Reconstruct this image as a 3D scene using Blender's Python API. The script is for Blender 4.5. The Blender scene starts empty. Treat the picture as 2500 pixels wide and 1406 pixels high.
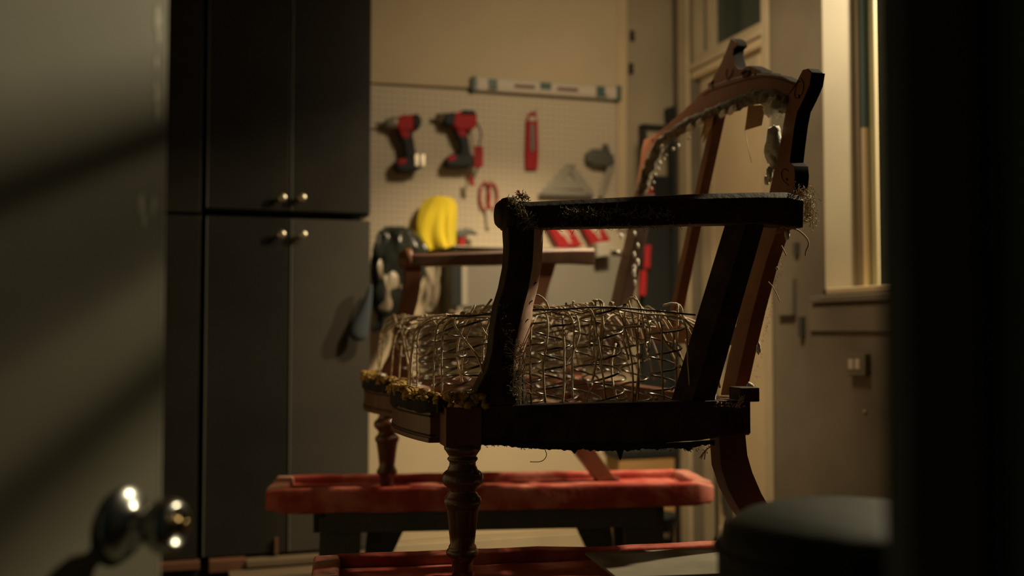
import bpy, math, random
from mathutils import Vector, noise, Matrix
random.seed(7)
R = random.uniform
sc = bpy.context.scene
col = sc.collection

# ------------------------------------------------------------------ camera
CZ = 1.0
FPX = 2500.0
PITCH = math.atan(101 / FPX)
cam = bpy.data.cameras.new('camera')
cam.sensor_width = 36.0
cam.lens = 36.0
cam.clip_start = 0.02
cam.dof.use_dof = True
cam.dof.focus_distance = 1.97
cam.dof.aperture_fstop = 1.75
camo = bpy.data.objects.new('camera', cam)
camo.location = (0, 0, CZ)
camo.rotation_euler = (math.radians(90) + PITCH, 0, 0)
col.objects.link(camo)
sc.camera = camo

# ------------------------------------------------------------------ world, lights, exposure
w = bpy.data.worlds.new('world'); sc.world = w; w.use_nodes = True
w.node_tree.nodes['Background'].inputs[0].default_value = (0.26, 0.44, 0.37, 1)
w.node_tree.nodes['Background'].inputs[1].default_value = 0.022

def area(name, loc, target, power, size, colr, size_y=None, spread=None):
    l = bpy.data.lights.new(name, 'AREA')
    l.energy = power; l.size = size; l.color = colr
    if size_y: l.shape = 'RECTANGLE'; l.size_y = size_y
    if spread: l.spread = math.radians(spread)
    o = bpy.data.objects.new(name, l)
    o.location = loc
    d = Vector(target) - Vector(loc)
    o.rotation_euler = d.to_track_quat('-Z', 'Y').to_euler()
    col.objects.link(o)
    return o
area('ceiling_lamp', (0.45, 3.02, 2.22), (0.42, 4.2, 0.8), 8.0, 0.30, (1.0, 0.76, 0.48))
area('window_lamp', (2.243, 3.116, 2.68), (0.0, 2.5, 0.9), 135, 0.105, (1.0, 0.78, 0.52))
area('lower_wall_fill', (0.42, 3.06, 2.22), (0.02, 3.9, 0.40), 9, 0.12, (1.0, 0.75, 0.45), spread=80)  # added fill light that brightens the lower back wall, no fixture of its own
sc.view_settings.view_transform = 'Standard'
sc.view_settings.look = 'None'
sc.view_settings.exposure = 0.0
sc.view_settings.gamma = 1.0
sc.view_settings.use_curve_mapping = False
sc.cycles.use_denoising = True
sc.cycles.max_bounces = 8

# ------------------------------------------------------------------ helpers
ORG = {}
def ray(px, py):
    c, s = math.cos(PITCH), math.sin(PITCH)
    a = (px - 1250) / FPX; b = (703 - py) / FPX
    return Vector((a, c - b * s, s + b * c))
def on_plane(px, py, p0, n):
    d = ray(px, py); n = Vector(n); p0 = Vector(p0); o = Vector((0, 0, CZ))
    return o + d * ((p0 - o).dot(n) / d.dot(n))
def tag(o, label=None, cat=None, group=None, kind=None):
    if label: o['label'] = label
    if cat: o['category'] = cat
    if group: o['group'] = group
    if kind: o['kind'] = kind
    return o
def empty(name, loc, label, cat, group=None):
    o = bpy.data.objects.new(name, None); o.location = loc; o.empty_display_size = .05
    col.objects.link(o); ORG[o.name] = Vector(loc)
    return tag(o, label, cat, group)
def obj(name, vf, mat, parent=None, smooth=False, bevel=0, origin=None, subsurf=0, solid=0, kind=None, auto=True, seg=2):
    verts, faces = vf
    if parent is not None: og = ORG[parent.name]
    elif origin is not None: og = Vector(origin)
    else:
        xs = [v[0] for v in verts]; ys = [v[1] for v in verts]; zs = [v[2] for v in verts]
        og = Vector(((min(xs) + max(xs)) / 2, (min(ys) + max(ys)) / 2, min(zs)))
    me = bpy.data.meshes.new(name)
    me.from_pydata([tuple(Vector(v) - og) for v in verts], [], faces)
    me.validate()
    import bmesh
    bm = bmesh.new(); bm.from_mesh(me); bmesh.ops.recalc_face_normals(bm, faces=bm.faces); bm.to_mesh(me); bm.free()
    me.materials.append(mat)
    if smooth: me.polygons.foreach_set('use_smooth', [True] * len(me.polygons))
    o = bpy.data.objects.new(name, me); col.objects.link(o)
    if parent is not None: o.parent = parent
    else: o.location = og
    ORG[o.name] = og
    if solid:
        m = o.modifiers.new('solid', 'SOLIDIFY'); m.thickness = solid; m.offset = 0
    if bevel:
        m = o.modifiers.new('bevel', 'BEVEL'); m.width = bevel; m.segments = seg; m.limit_method = 'ANGLE'; m.angle_limit = math.radians(35)
        me.polygons.foreach_set('use_smooth', [True] * len(me.polygons))
        wn = o.modifiers.new('wn', 'WEIGHTED_NORMAL'); wn.keep_sharp = True
    if subsurf:
        m = o.modifiers.new('sub', 'SUBSURF'); m.levels = subsurf; m.render_levels = subsurf
    if kind: o['kind'] = kind
    return o
def merge(*vfs):
    V, F = [], []
    for v, f in vfs:
        n = len(V); V += list(v); F += [tuple(i + n for i in q) for q in f]
    return V, F
def prism(pts, off):
    """polygon of 3D points extruded by vector off"""
    off = Vector(off); n = len(pts); pts = [Vector(p) for p in pts]
    V = pts + [p + off for p in pts]
    F = [tuple(range(n)), tuple(range(2 * n - 1, n - 1, -1))]
    F += [(i, (i + 1) % n, n + (i + 1) % n, n + i) for i in range(n)]
    return V, F
def loft(sections, cap=True, closed=True):
    V, F = [], []
    n = len(sections[0])
    for s in sections: V += [Vector(p) for p in s]
    for k in range(len(sections) - 1):
        for i in range(n if closed else n - 1):
            j = (i + 1) % n
            F.append((k * n + i, k * n + j, (k + 1) * n + j, (k + 1) * n + i))
    if cap:
        F.append(tuple(range(n))); F.append(tuple((len(sections) - 1) * n + i for i in reversed(range(n))))
    return V, F
def hexa(p, X, Y, Z):
    p, X, Y, Z = Vector(p), Vector(X), Vector(Y), Vector(Z)
    return prism([p, p + X, p + X + Y, p + Y], Z)
def tube(path, r, n=6, cap=True):
    path = [Vector(p) for p in path]
    rs = r if isinstance(r, (list, tuple)) else [r] * len(path)
    secs = []; ref = None
    for i, p in enumerate(path):
        t = (path[min(i + 1, len(path) - 1)] - path[max(i - 1, 0)])
        if t.length < 1e-9: t = Vector((0, 0, 1))
        t.normalize()
        if ref is None:
            ref = t.orthogonal().normalized()
        ref = (ref - t * ref.dot(t))
        if ref.length < 1e-6: ref = t.orthogonal()
        ref.normalize()
        b = t.cross(ref)
        secs.append([p + (ref * math.cos(a) + b * math.sin(a)) * rs[i] for a in [2 * math.pi * k / n for k in range(n)]])
    return loft(secs, cap)
def smooth_path(pts, k=6):
    pts = [Vector(p) for p in pts]; out = []
    P = [pts[0]] + pts + [pts[-1]]
    for i in range(1, len(P) - 2):
        p0, p1, p2, p3 = P[i - 1:i + 3]
        for j in range(k):
            t = j / k
            out.append(.5 * ((2 * p1) + (p2 - p0) * t + (2 * p0 - 5 * p1 + 4 * p2 - p3) * t * t + (3 * p1 - p0 - 3 * p2 + p3) * t ** 3))
    out.append(pts[-1]); return out
def lathe(base, axis, prof, n=28):
    """prof: list of (height along axis, radius)"""
    base, axis = Vector(base), Vector(axis).normalized()
    e = axis.orthogonal().normalized(); g = axis.cross(e)
    secs = [[base + axis * h + (e * math.cos(2 * math.pi * k / n) + g * math.sin(2 * math.pi * k / n)) * max(rr, 1e-4) for k in range(n)] for h, rr in prof]
    return loft(secs, True)
def ico(c, r, sub=2, amp=.25, fr=3.0, seed=0, sc3=(1, 1, 1)):
    import bmesh
    bm = bmesh.new(); bmesh.ops.create_icosphere(bm, subdivisions=sub, radius=1)
    V = []
    for v in bm.verts:
        d = v.co.normalized()
        k = 1 + amp * noise.noise(d * fr + Vector((seed * 3.7, seed, 0)))
        V.append(Vector(c) + Vector((d.x * sc3[0], d.y * sc3[1], d.z * sc3[2])) * r * k)
    F = [tuple(x.index for x in f.verts) for f in bm.faces]
    bm.free(); return V, F
def squiggle(p, d, L, r, n=7, curl=.35, sides=3):
    p = Vector(p); d = Vector(d).normalized(); path = [p.copy()]
    for i in range(n):
        d = (d + Vector((R(-curl, curl), R(-curl, curl), R(-curl, curl)))).normalized()
        p = p + d * L / n; path.append(p.copy())
    return tube(path, r, sides, False)

# ------------------------------------------------------------------ materials
def mat(name, c, rough=.6, metal=0, spec=.5, c2=None, scale=8, detail=4, stretch=None, bump=0, bscale=40, mixpos=(.35, .7), coat=0, trans=0, alpha=1, sheen=0):
    m = bpy.data.materials.new(name); m.use_nodes = True
    nt = m.node_tree; b = nt.nodes['Principled BSDF']
    b.inputs['Base Color'].default_value = (*c, 1)
    b.inputs['Roughness'].default_value = rough
    b.inputs['Metallic'].default_value = metal
    b.inputs['Specular IOR Level'].default_value = spec
    if coat: b.inputs['Coat Weight'].default_value = coat; b.inputs['Coat Roughness'].default_value = .15
    if trans: b.inputs['Transmission Weight'].default_value = trans
    if sheen: b.inputs['Sheen Weight'].default_value = sheen
    tc = nt.nodes.new('ShaderNodeTexCoord'); mp = nt.nodes.new('ShaderNodeMapping')
    nt.links.new(tc.outputs['Object'], mp.inputs[0])
    if stretch: mp.inputs['Scale'].default_value = stretch
    if c2:
        nz = nt.nodes.new('ShaderNodeTexNoise'); nz.inputs['Scale'].default_value = scale; nz.inputs['Detail'].default_value = detail
        nt.links.new(mp.outputs[0], nz.inputs[0])
        cr = nt.nodes.new('ShaderNodeValToRGB')
        cr.color_ramp.elements[0].position = mixpos[0]; cr.color_ramp.elements[1].position = mixpos[1]
        cr.color_ramp.elements[0].color = (*c, 1); cr.color_ramp.elements[1].color = (*c2, 1)
        nt.links.new(nz.outputs[0], cr.inputs[0]); nt.links.new(cr.outputs[0], b.inputs['Base Color'])
    if bump:
        n2 = nt.nodes.new('ShaderNodeTexNoise'); n2.inputs['Scale'].default_value = bscale; n2.inputs['Detail'].default_value = 5
        nt.links.new(mp.outputs[0], n2.inputs[0])
        bp = nt.nodes.new('ShaderNodeBump'); bp.inputs['Strength'].default_value = bump; bp.inputs['Distance'].default_value = .004
        nt.links.new(n2.outputs[0], bp.inputs['Height']); nt.links.new(bp.outputs[0], b.inputs['Normal'])
    return m
M = {}
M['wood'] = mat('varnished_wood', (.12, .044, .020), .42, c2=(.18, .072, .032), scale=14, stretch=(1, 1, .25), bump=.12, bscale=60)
M['wood_dark'] = mat('dark_varnished_wood', (.060, .025, .012), .5, c2=(.10, .042, .019), scale=14, stretch=(1, 1, .25), bump=.12, bscale=60)
M['wood_show'] = mat('show_wood', (.21, .080, .036), .5, c2=(.27, .108, .05), scale=9, bump=.15, bscale=40)
M['wood_near_shade'] = mat('bare_wood_shaded', (.020, .011, .007), .65, spec=.35, c2=(.062, .031, .018), scale=20, bump=.35, bscale=70)  # bare wood, with the shade of the near side darkened into its colour
M['wood_orange'] = mat('orange_wood', (.28, .11, .042), .55, c2=(.20, .078, .03), scale=18, bump=.15, bscale=50)
M['wood_pink'] = mat('pink_raw_wood', (.72, .46, .34), .7, c2=(.60, .37, .27), scale=60, bump=.2, bscale=120)
M['wood_leg'] = mat('turned_leg_wood', (.13, .052, .024), .28, c2=(.09, .034, .016), scale=20, coat=.3)
M['groove'] = mat('dark_groove', (.03, .014, .008), .8)
M['steel'] = mat('spring_steel', (.16, .15, .13), .28, metal=1)
M['twine'] = mat('jute_twine', (.74, .58, .39), .5, c2=(.52, .37, .22), scale=120, bump=.6, bscale=500)
M['webbing'] = mat('jute_webbing', (.26, .15, .08), .85, c2=(.17, .09, .05), scale=60, bump=.6, bscale=300)
M['foam'] = mat('crumbled_yellow_foam', (.55, .34, .08), .9, c2=(.26, .15, .05), scale=60, bump=.8, bscale=200)
M['batting'] = mat('white_cotton_batting', (.78, .74, .66), .95, c2=(.55, .5, .42), scale=30, bump=.8, bscale=120, sheen=.3)
M['felt'] = mat('grey_felt_scrap', (.07, .062, .045), .95, c2=(.26, .22, .15), scale=45, bump=1, bscale=160)
M['blackcloth'] = mat('black_dust_cover', (.012, .012, .012), .9, bump=.4, bscale=200)
M['fibre'] = mat('tan_fibre', (.52, .42, .28), .8)
M['fibre_d'] = mat('dark_fibre', (.22, .19, .11), .85)
M['flap'] = mat('brown_webbing_flap', (.42, .22, .07), .85, c2=(.30, .15, .05), scale=80, stretch=(1, 1, 4), bump=.4, bscale=200)
M['red'] = mat('red_canvas', (.36, .055, .040), .9, c2=(.62, .22, .16), scale=12, bump=.5, bscale=30, mixpos=(.42, .72), spec=.25)
M['red_worn'] = mat('worn_red_canvas', (.40, .10, .07), .85, c2=(.36, .24, .17), scale=20, bump=.5, bscale=30)
M['trestle'] = mat('dark_painted_timber', (.045, .05, .042), .7, c2=(.07, .065, .05), scale=12, bump=.3, bscale=50)
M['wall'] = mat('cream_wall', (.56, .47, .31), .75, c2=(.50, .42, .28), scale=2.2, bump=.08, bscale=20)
M['wall_d'] = mat('aged_wall', (.40, .34, .23), .75, c2=(.31, .27, .19), scale=2.5, bump=.08, bscale=20)
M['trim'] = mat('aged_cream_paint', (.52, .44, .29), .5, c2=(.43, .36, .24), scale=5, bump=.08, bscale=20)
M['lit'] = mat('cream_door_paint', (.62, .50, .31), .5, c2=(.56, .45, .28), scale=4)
M['greentrim'] = mat('green_painted_jamb', (.035, .06, .045), .6)
M['ceil'] = mat('ceiling_paint', (.45, .39, .28), .8)
M['floor'] = mat('concrete_floor', (.14, .115, .08), .7, c2=(.10, .085, .06), scale=5)
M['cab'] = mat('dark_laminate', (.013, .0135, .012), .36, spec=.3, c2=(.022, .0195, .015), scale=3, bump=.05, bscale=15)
M['cab_lit'] = mat('dark_laminate_lit', (.036, .034, .029), .4, spec=.3, c2=(.052, .046, .036), scale=3)  # lighter copy of the laminate: light on the lower right door, as colour
M['edge'] = mat('grey_edge_highlight', (.11, .11, .09), .5)  # pale grey that paints the highlight along cabinet door edges
M['gap'] = mat('black_gap', (.006, .008, .007), .9)
M['chrome'] = mat('worn_chrome', (.36, .37, .36), .26, metal=1)
M['brass'] = mat('brass', (.62, .45, .22), .25, metal=1)
M['nickel'] = mat('pale_knob_metal', (.6, .54, .42), .35, metal=1)
M['black'] = mat('black_plastic', (.016, .019, .018), .6, spec=.25)
M['dgrey'] = mat('dark_grey_metal', (.12, .12, .105), .45, metal=.6)
M['grey'] = mat('grey_steel', (.33, .31, .25), .5, metal=.3)
M['alu'] = mat('silver_level_metal', (.48, .44, .34), .5)
M['redp'] = mat('red_plastic', (.36, .018, .022), .65, spec=.25)
M['tealp'] = mat('teal_grey_plastic', (.06, .11, .10), .5)
M['white'] = mat('white_print', (.58, .52, .42), .6)
M['yellow'] = mat('yellow_cloth', (.88, .72, .03), .8, c2=(.80, .62, .03), scale=10, bump=.3, bscale=60, sheen=.2)
M['bag'] = mat('glossy_black_plastic', (.02, .024, .02), .22, bump=1, bscale=22)
M['net'] = mat('clear_crinkled_plastic', (.30, .26, .19), .16, bump=1, bscale=40)
M['navy'] = mat('dark_blue_cloth', (.02, .028, .035), .9)
M['vinyl'] = mat('black_vinyl', (.011, .017, .016), .6, spec=.22, bump=.5, bscale=12)
M['card'] = mat('cardboard', (.42, .25, .10), .85, c2=(.36, .21, .08), scale=5)
M['board'] = mat('grey_board', (.24, .21, .155), .75, c2=(.16, .14, .10), scale=9)
M['plank'] = mat('brown_plank', (.11, .045, .02), .6, c2=(.08, .032, .015), scale=6, stretch=(.3, 3, 3))
M['plank2'] = mat('pale_plank', (.11, .075, .04), .8, c2=(.08, .055, .03), scale=6, stretch=(.3, 3, 3))
M['gwall'] = mat('grey_green_steel', (.165, .155, .125), .5, c2=(.145, .138, .112), scale=3)
M['reveal'] = mat('tan_reveal_paint', (.21, .168, .105), .6, c2=(.18, .142, .09), scale=4)
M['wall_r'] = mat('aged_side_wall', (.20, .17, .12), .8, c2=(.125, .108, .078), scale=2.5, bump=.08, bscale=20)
M['glassdark'] = mat('dark_transom_glass', (.03, .05, .042), .08)
M['door'] = mat('olive_grey_door_paint', (.20, .19, .14), .6, spec=.25, c2=(.16, .155, .115), scale=3, bump=.12, bscale=14)
M['scuff_edge_light'] = mat('scuffs_and_edge_light', (.50, .45, .34), .6, c2=(.36, .33, .25), scale=40)

def glassmat():
    m = bpy.data.materials.new('clear_window_glass'); m.use_nodes = True; nt = m.node_tree
    for n in list(nt.nodes): nt.nodes.remove(n)
    o = nt.nodes.new('ShaderNodeOutputMaterial'); mx = nt.nodes.new('ShaderNodeMixShader'); mx.inputs[0].default_value = .06
    t = nt.nodes.new('ShaderNodeBsdfTransparent'); g = nt.nodes.new('ShaderNodeBsdfGlossy'); g.inputs['Roughness'].default_value = .02
    t.inputs[0].default_value = (.9, .93, .9, 1)
    nt.links.new(t.outputs[0], mx.inputs[1]); nt.links.new(g.outputs[0], mx.inputs[2]); nt.links.new(mx.outputs[0], o.inputs[0])
    return m
M['pane'] = glassmat()
# pegboard with hole pattern (small holes, fine relief)
def pegmat():
    m = bpy.data.materials.new('perforated_hardboard'); m.use_nodes = True; nt = m.node_tree; b = nt.nodes['Principled BSDF']
    b.inputs['Roughness'].default_value = .6
    tc = nt.nodes.new('ShaderNodeTexCoord'); sx = nt.nodes.new('ShaderNodeSeparateXYZ'); nt.links.new(tc.outputs['UV'], sx.inputs[0])
    def mth(op, a, bb=None):
        n = nt.nodes.new('ShaderNodeMath'); n.operation = op
        for i, q in enumerate((a, bb)):
            if q is None: continue
            if isinstance(q, (int, float)): n.inputs[i].default_value = q
            else: nt.links.new(q, n.inputs[i])
        return n.outputs[0]
    fx = mth('SUBTRACT', mth('FRACT', mth('DIVIDE', sx.outputs[0], .0254)), .5)
    fy = mth('SUBTRACT', mth('FRACT', mth('DIVIDE', sx.outputs[1], .0254)), .5)
    d = mth('SQRT', mth('ADD', mth('MULTIPLY', fx, fx), mth('MULTIPLY', fy, fy)))
    k = mth('LESS_THAN', d, .13)
    mx = nt.nodes.new('ShaderNodeMix'); mx.data_type = 'RGBA'
    nt.links.new(k, mx.inputs[0]); mx.inputs[6].default_value = (.55, .48, .35, 1); mx.inputs[7].default_value = (.10, .08, .05, 1)
    nt.links.new(mx.outputs[2], b.inputs['Base Color'])
    return m
M['peg'] = pegmat()

# ------------------------------------------------------------------ room frame
YAW = math.radians(18)
BT = Vector((math.cos(YAW), math.sin(YAW), 0))          # along the back wall, to the right
BN = Vector((math.sin(YAW), -math.cos(YAW), 0))         # out of the back wall, into the room
A0 = Vector((-.084, 4.2, 0))
def W(t, z, off=0): return A0 + BT * t + BN * off + Vector((0, 0, z))
CORNER = .829
K0 = W(CORNER, 0)                                        # room corner
def wp(px, py, off=0):                                   # point on the back wall (off = distance in front of it)
    return on_plane(px, py, W(0, 0, off), BN)
def wprism(pxs, off, th): return prism([wp(x, y, off) for x, y in pxs], -BN * th)
def sp(px, py, off=0):                                   # point on the right wall; its plane runs along BN from the corner
    return on_plane(px, py, K0 - BT * off, BT)
def S_(s, z, off=0): return K0 + BN * s - BT * off + Vector((0, 0, z))
LEFT = -1.80
FRONT = 3.95                                             # room depth along BN

# walls
wb = obj('wall_back', hexa(W(LEFT - .1, -.0), BT * (CORNER - LEFT + .1 + .25), -BN * .1, (0, 0, 2.7)), M['wall_d']); tag(wb, kind='structure')
wl = obj('wall_left', hexa(W(LEFT, 0), -BT * .1, BN * FRONT, (0, 0, 2.7)), M['wall']); tag(wl, kind='structure')
fl = obj('floor', hexa(W(LEFT - .3, -.05) - BN * .2, BT * 4.2, BN * 5.2, (0, 0, .05)), M['floor']); tag(fl, kind='structure')
ce = obj('ceiling', hexa(W(LEFT - .3, 2.7) - BN * .2, BT * 3.4, BN * 4.0, (0, 0, .05)), M['ceil']); tag(ce, kind='structure')

# ---- right wall with door opening and deep window opening
D0, D1, DTOP = .17, .735, 2.09                          # door opening along the wall
WIN0 = 1.088; WIN1 = 2.4; SILL = None
pw = sp(2080, 703); SILL = pw.z
TH = .17
def sblock(s0, s1, z0, z1, off0=0, th=TH): return hexa(S_(s0, z0, off0), BN * (s1 - s0), BT * th, (0, 0, z1 - z0))
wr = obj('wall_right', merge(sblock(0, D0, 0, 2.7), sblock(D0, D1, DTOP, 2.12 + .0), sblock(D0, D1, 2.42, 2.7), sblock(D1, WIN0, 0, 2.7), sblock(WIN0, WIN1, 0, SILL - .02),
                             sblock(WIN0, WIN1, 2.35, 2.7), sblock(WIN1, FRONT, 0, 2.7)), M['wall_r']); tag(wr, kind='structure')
# door in the right wall
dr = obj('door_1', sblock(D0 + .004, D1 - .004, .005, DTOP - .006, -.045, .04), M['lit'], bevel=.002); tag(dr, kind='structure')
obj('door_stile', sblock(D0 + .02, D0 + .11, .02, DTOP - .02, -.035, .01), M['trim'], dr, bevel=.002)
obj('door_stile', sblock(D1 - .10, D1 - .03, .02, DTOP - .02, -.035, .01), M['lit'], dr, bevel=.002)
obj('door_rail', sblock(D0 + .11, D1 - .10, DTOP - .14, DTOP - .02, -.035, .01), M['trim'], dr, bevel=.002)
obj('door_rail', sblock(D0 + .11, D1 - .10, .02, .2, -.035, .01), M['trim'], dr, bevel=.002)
for k in (0, 1):
    z0 = sp(1712 + 33 * k, 1215).z
    obj('bolt_rod', tube([S_(D0 + .155 + .085 * k, .12, -.018), S_(D0 + .155 + .085 * k, .95, -.018)], .006, 8), M['dgrey'], dr, smooth=True)
obj('door_gap_shade', sblock(.706, .731, .006, 1.03, -.030, .012), M['gap'], dr)  # dark strip painting the shade in the gap at the door edge
obj('latch_plate', sblock(D0 + .165, D0 + .235, .30, .42, -.03, .012), M['dgrey'], dr, bevel=.002)
obj('latch_box', sblock(D0 + .215, D0 + .262, .26, .44, -.012, .02), M['dgrey'], dr, bevel=.003)
# transom over the door
tr = obj('window_1', sblock(D0, D1, 2.12, 2.42, -.05, .03), M['glassdark']); tag(tr, kind='structure')
obj('window_bar', sblock(D0 + .10, D0 + .14, 2.12, 2.42, -.02, .03), M['trim'], tr)
obj('window_frame', merge(sblock(D0, D1, 2.12, 2.15, -.01, .04), sblock(D0, D0 + .03, 2.15, 2.42, -.01, .04), sblock(D1 - .03, D1, 2.15, 2.42, -.01, .04)), M['trim'], tr)
# door casing
t1 = obj('trim_1', merge(sblock(D0 - .085, D0 - .002, 0, 2.5, .018, .017), sblock(D1 + .002, D1 + .05, 0, 2.5, .012, .011), sblock(D0 - .002, D1 + .002, DTOP - .0, 2.118, .012, .011)), M['trim'], bevel=.003); tag(t1, kind='structure')
t1b = obj('trim_2', sblock(D0 + .003, D1 - .003, DTOP - .035, DTOP - .003, -.0, .038), M['lit'], bevel=.002); tag(t1b, kind='structure')

# window 2: deep reveal
wn = obj('window_2', sblock(WIN0, WIN1, SILL, 2.35, -.165, .004), M['pane']); tag(wn, kind='structure')
rv = obj('window_reveal', sblock(WIN0, WIN0 + .012, SILL, 2.35, -.001, .165), M['reveal'], wn)
obj('window_stile', sblock(WIN0 + .012, WIN0 + .024, SILL, 2.35, -.130, .012), M['reveal'], wn, bevel=.003)
obj('window_stile', sblock(WIN0 + .012, WIN0 + .034, SILL, SILL + .55, -.143, .020), M['lit'], wn, bevel=.003)
obj('window_stile', sblock(WIN0 + .012, WIN0 + .034, SILL + .55, 2.35, -.143, .020), M['tealp'], wn, bevel=.003)
obj('outer_stile', sblock(WIN0 + .012, WIN0 + .058, SILL, 2.35, -.171, .02), M['lit'], wn, bevel=.003)
obj('window_sill', sblock(WIN0 + .014, WIN1 - .01, SILL - .018, SILL + .004, .0, .165), M['lit'], wn, bevel=.004)
ap = obj('trim_3', merge(sblock(WIN0 - .05, WIN1, SILL - .045, SILL - .022, .02, .019), sblock(WIN0 - .07, WIN1, SILL - .14, SILL - .05, .010, .009)), M['wall_r'], bevel=.004); tag(ap, kind='structure')

# doorway wall (between the camera and the room)
HG = Vector((-.644, .364, 0))
JP = Vector((.2335, .6490, 0))
wf = obj('wall_front', merge(hexa(JP + BT * .035, BT * 1.5, BN * .12, (0, 0, 2.7)), hexa(HG - BT * .04, -BT * 1.6, BN * .12, (0, 0, 2.7)),
                             hexa(HG - BT * .04 + Vector((0, 0, 2.07)), BT * 1.01, BN * .12, (0, 0, .63))), M['greentrim']); tag(wf, kind='structure')
jb = obj('trim_4', hexa(JP, BT * .033, BN * .13, (0, 0, 2.07)), M['greentrim'], bevel=.004); tag(jb, kind='structure')
js = obj('trim_5', hexa(JP + BN * .038 - BT * .012, BT * .0118, BN * .06, (0, 0, 2.06)), M['blackcloth'], bevel=.003); tag(js, kind='structure')
jc = obj('trim_6', hexa(JP + BT * .012 - BN * .016, BT * .09, BN * .0155, (0, 0, 2.12)), M['greentrim'], bevel=.003); tag(jc, kind='structure')

# entry door standing open
G = Vector((.33, .945, 0)).normalized(); N = Vector((.945, -.33, 0)).normalized()
ED = Vector((-.38, 1.12, .008))
dd = obj('door_2', hexa(ED - G * .80, G * .80, -N * .038, (0, 0, 2.035)), M['door'], bevel=.003); tag(dd, kind='structure')
def dpl(px, py, off=0): return on_plane(px, py, ED + N * off, N)
# scuffs / flaked paint near the edge
sf = []
for (x, y, s) in [(345, 500, 1.6), (352, 530, 1.0), (375, 492, 1.1), (383, 230, 1.2), (385, 270, 1.2), (380, 210, .8), (386, 45, 1.4), (388, 90, 1.0), (382, 150, .9), (372, 510, .8)]:
    c = dpl(x, y, .0006)
    pts = [c + (G * math.cos(a) * .004 + Vector((0, 0, 1)) * math.sin(a) * .011) * s * R(.5, 1.2) for a in [k * math.pi / 5 for k in range(10)]]
    sf.append(prism(pts, -N * .0004))
obj('door_edge_highlight', hexa(ED - G * .0045, G * .0025, N * .0006, (0, 0, 2.03)), M['scuff_edge_light'], dd)  # pale strip standing in for light caught on the bevelled edge
obj('paint_scuff', merge(*sf), M['scuff_edge_light'], dd, kind='stuff')
KC = ED - G * .062; KC.z = dpl(300, 1275).z
kn = obj('door_knob', lathe(KC + N * .0005, N, [(0, .0375), (.003, .0385), (.006, .036), (.011, .026), (.014, .017), (.018, .0125), (.027, .011), (.033, .0125), (.037, .019), (.043, .0255), (.050, .0285), (.057, .0285), (.063, .026), (.067, .0215), (.068, .0185), (.064, .0165), (.0635, .001)], 40), M['chrome'], dd, smooth=True)
obj('key_turn', merge(lathe(KC + N * .063, N, [(0, .009), (.006, .009), (.007, .007), (.007, .001)], 20), hexa(KC + N * .069 + G * -.0025 - Vector((0, 0, .007)), G * .005, N * .010, (0, 0, .014))), M['brass'], kn, bevel=.0008)
obj('latch', hexa(ED - Vector((0, 0, 0)) + Vector((0, 0, KC.z - .02)) - N * .028, N * .018, G * .0025, (0, 0, .05)), M['brass'], dd)

# ------------------------------------------------------------------ back wall panels
pb = obj('wall_panel', wprism([(893, -115), (1531, -105), (1531, 233), (893, 201)], .022, .020), M['wall'], bevel=.001)
tag(pb, 'large cream board fixed to the back wall above the pegboard', 'panel')
PX0 = wp(700, 600, .02); PX1 = wp(1531, 600, .02)
ztop = wp(1300, 233, .02).z - .004; zbot = wp(1300, 640, .02).z
t0 = -.545; t1_ = (PX1 - A0).dot(BT)
pg = obj('pegboard', hexa(W(t0, zbot, .002), BT * (t1_ - t0), BN * .012, (0, 0, ztop - zbot)), M['peg'], bevel=0)
uv = pg.data.uv_layers.new(name='UVMap')
for lp in pg.data.loops:
    co = pg.data.vertices[lp.vertex_index].co
    uv.data[lp.index].uv = (co.dot(BT) + 3, co.z + 3)
tag(pg, 'white perforated pegboard on the back wall holding the hand tools', 'pegboard')
lowp = obj('lower_wall_panel', hexa(W(t0, .165, .002), BT * (t1_ - t0), BN * .014, (0, 0, zbot - .17)), M['wall']); lowp.name = 'wall_board'
tag(lowp, 'cream board covering the lower back wall behind the far red trestle', 'panel')
bb = obj('baseboard_back', hexa(W(LEFT + .01, 0, .003), BT * (CORNER - LEFT - .03), BN * .03, (0, 0, .16)), M['trim'], bevel=.003); tag(bb, kind='structure')
st = obj('panel_edge_strip', wprism([(1509, -100), (1530, -100), (1530, 560), (1509, 560)], .030, .0075), M['lit'], bevel=.001)
st.name = 'edge_batten'; tag(st, 'narrow cream batten down the right edge of the pegboard', 'batten')
# hooks on the return strip
for i, (x, y) in enumerate(((1543, 88), (1540, 168))):
    h = obj('coat_hook', merge(hexa(wp(x, y, .002) - BT * .01 + Vector((0, 0, -.022)), BT * .02, BN * .006, (0, 0, .045)),
                              tube(smooth_path([wp(x, y, .006), wp(x, y, .03), wp(x, y + 8, .04), wp(x, y - 6, .045)], 4), .004, 6)), M['black'])
    tag(h, ('dark hook high on the wall strip right of the cream board', 'small dark hook on the wall strip, lower of the two')[i], 'hook')

# grey steel wall unit below the pegboard
OFFU = .24
U0 = wp(1112, 612, OFFU); U1 = wp(1560, 612, OFFU)
ut0 = (U0 - A0).dot(BT) + .0; ut1 = (U1 - A0).dot(BT) - .03
zt = wp(1200, 606, OFFU).z; zb = wp(1200, 770, OFFU).z
gu = empty('tool_cabinet', W((ut0 + ut1) / 2, zb, .13), 'grey steel wall cabinet below the pegboard behind the chair', 'cabinet')
obj('cabinet_body', hexa(W(ut0, zb, .018), BT * (ut1 - ut0), BN * (OFFU - .03), (0, 0, zt - zb)), M['gwall'], gu, bevel=.003)
nw = 2
for k in range(nw):
    a = ut0 + .006 + (ut1 - ut0 - .006) / nw * k
    dg = obj('cabinet_door', hexa(W(a, zb + .006, OFFU - .011), BT * ((ut1 - ut0) / nw - .012), BN * .010, (0, 0, zt - zb - .03)), M['gwall'], gu, bevel=.002)
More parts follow.
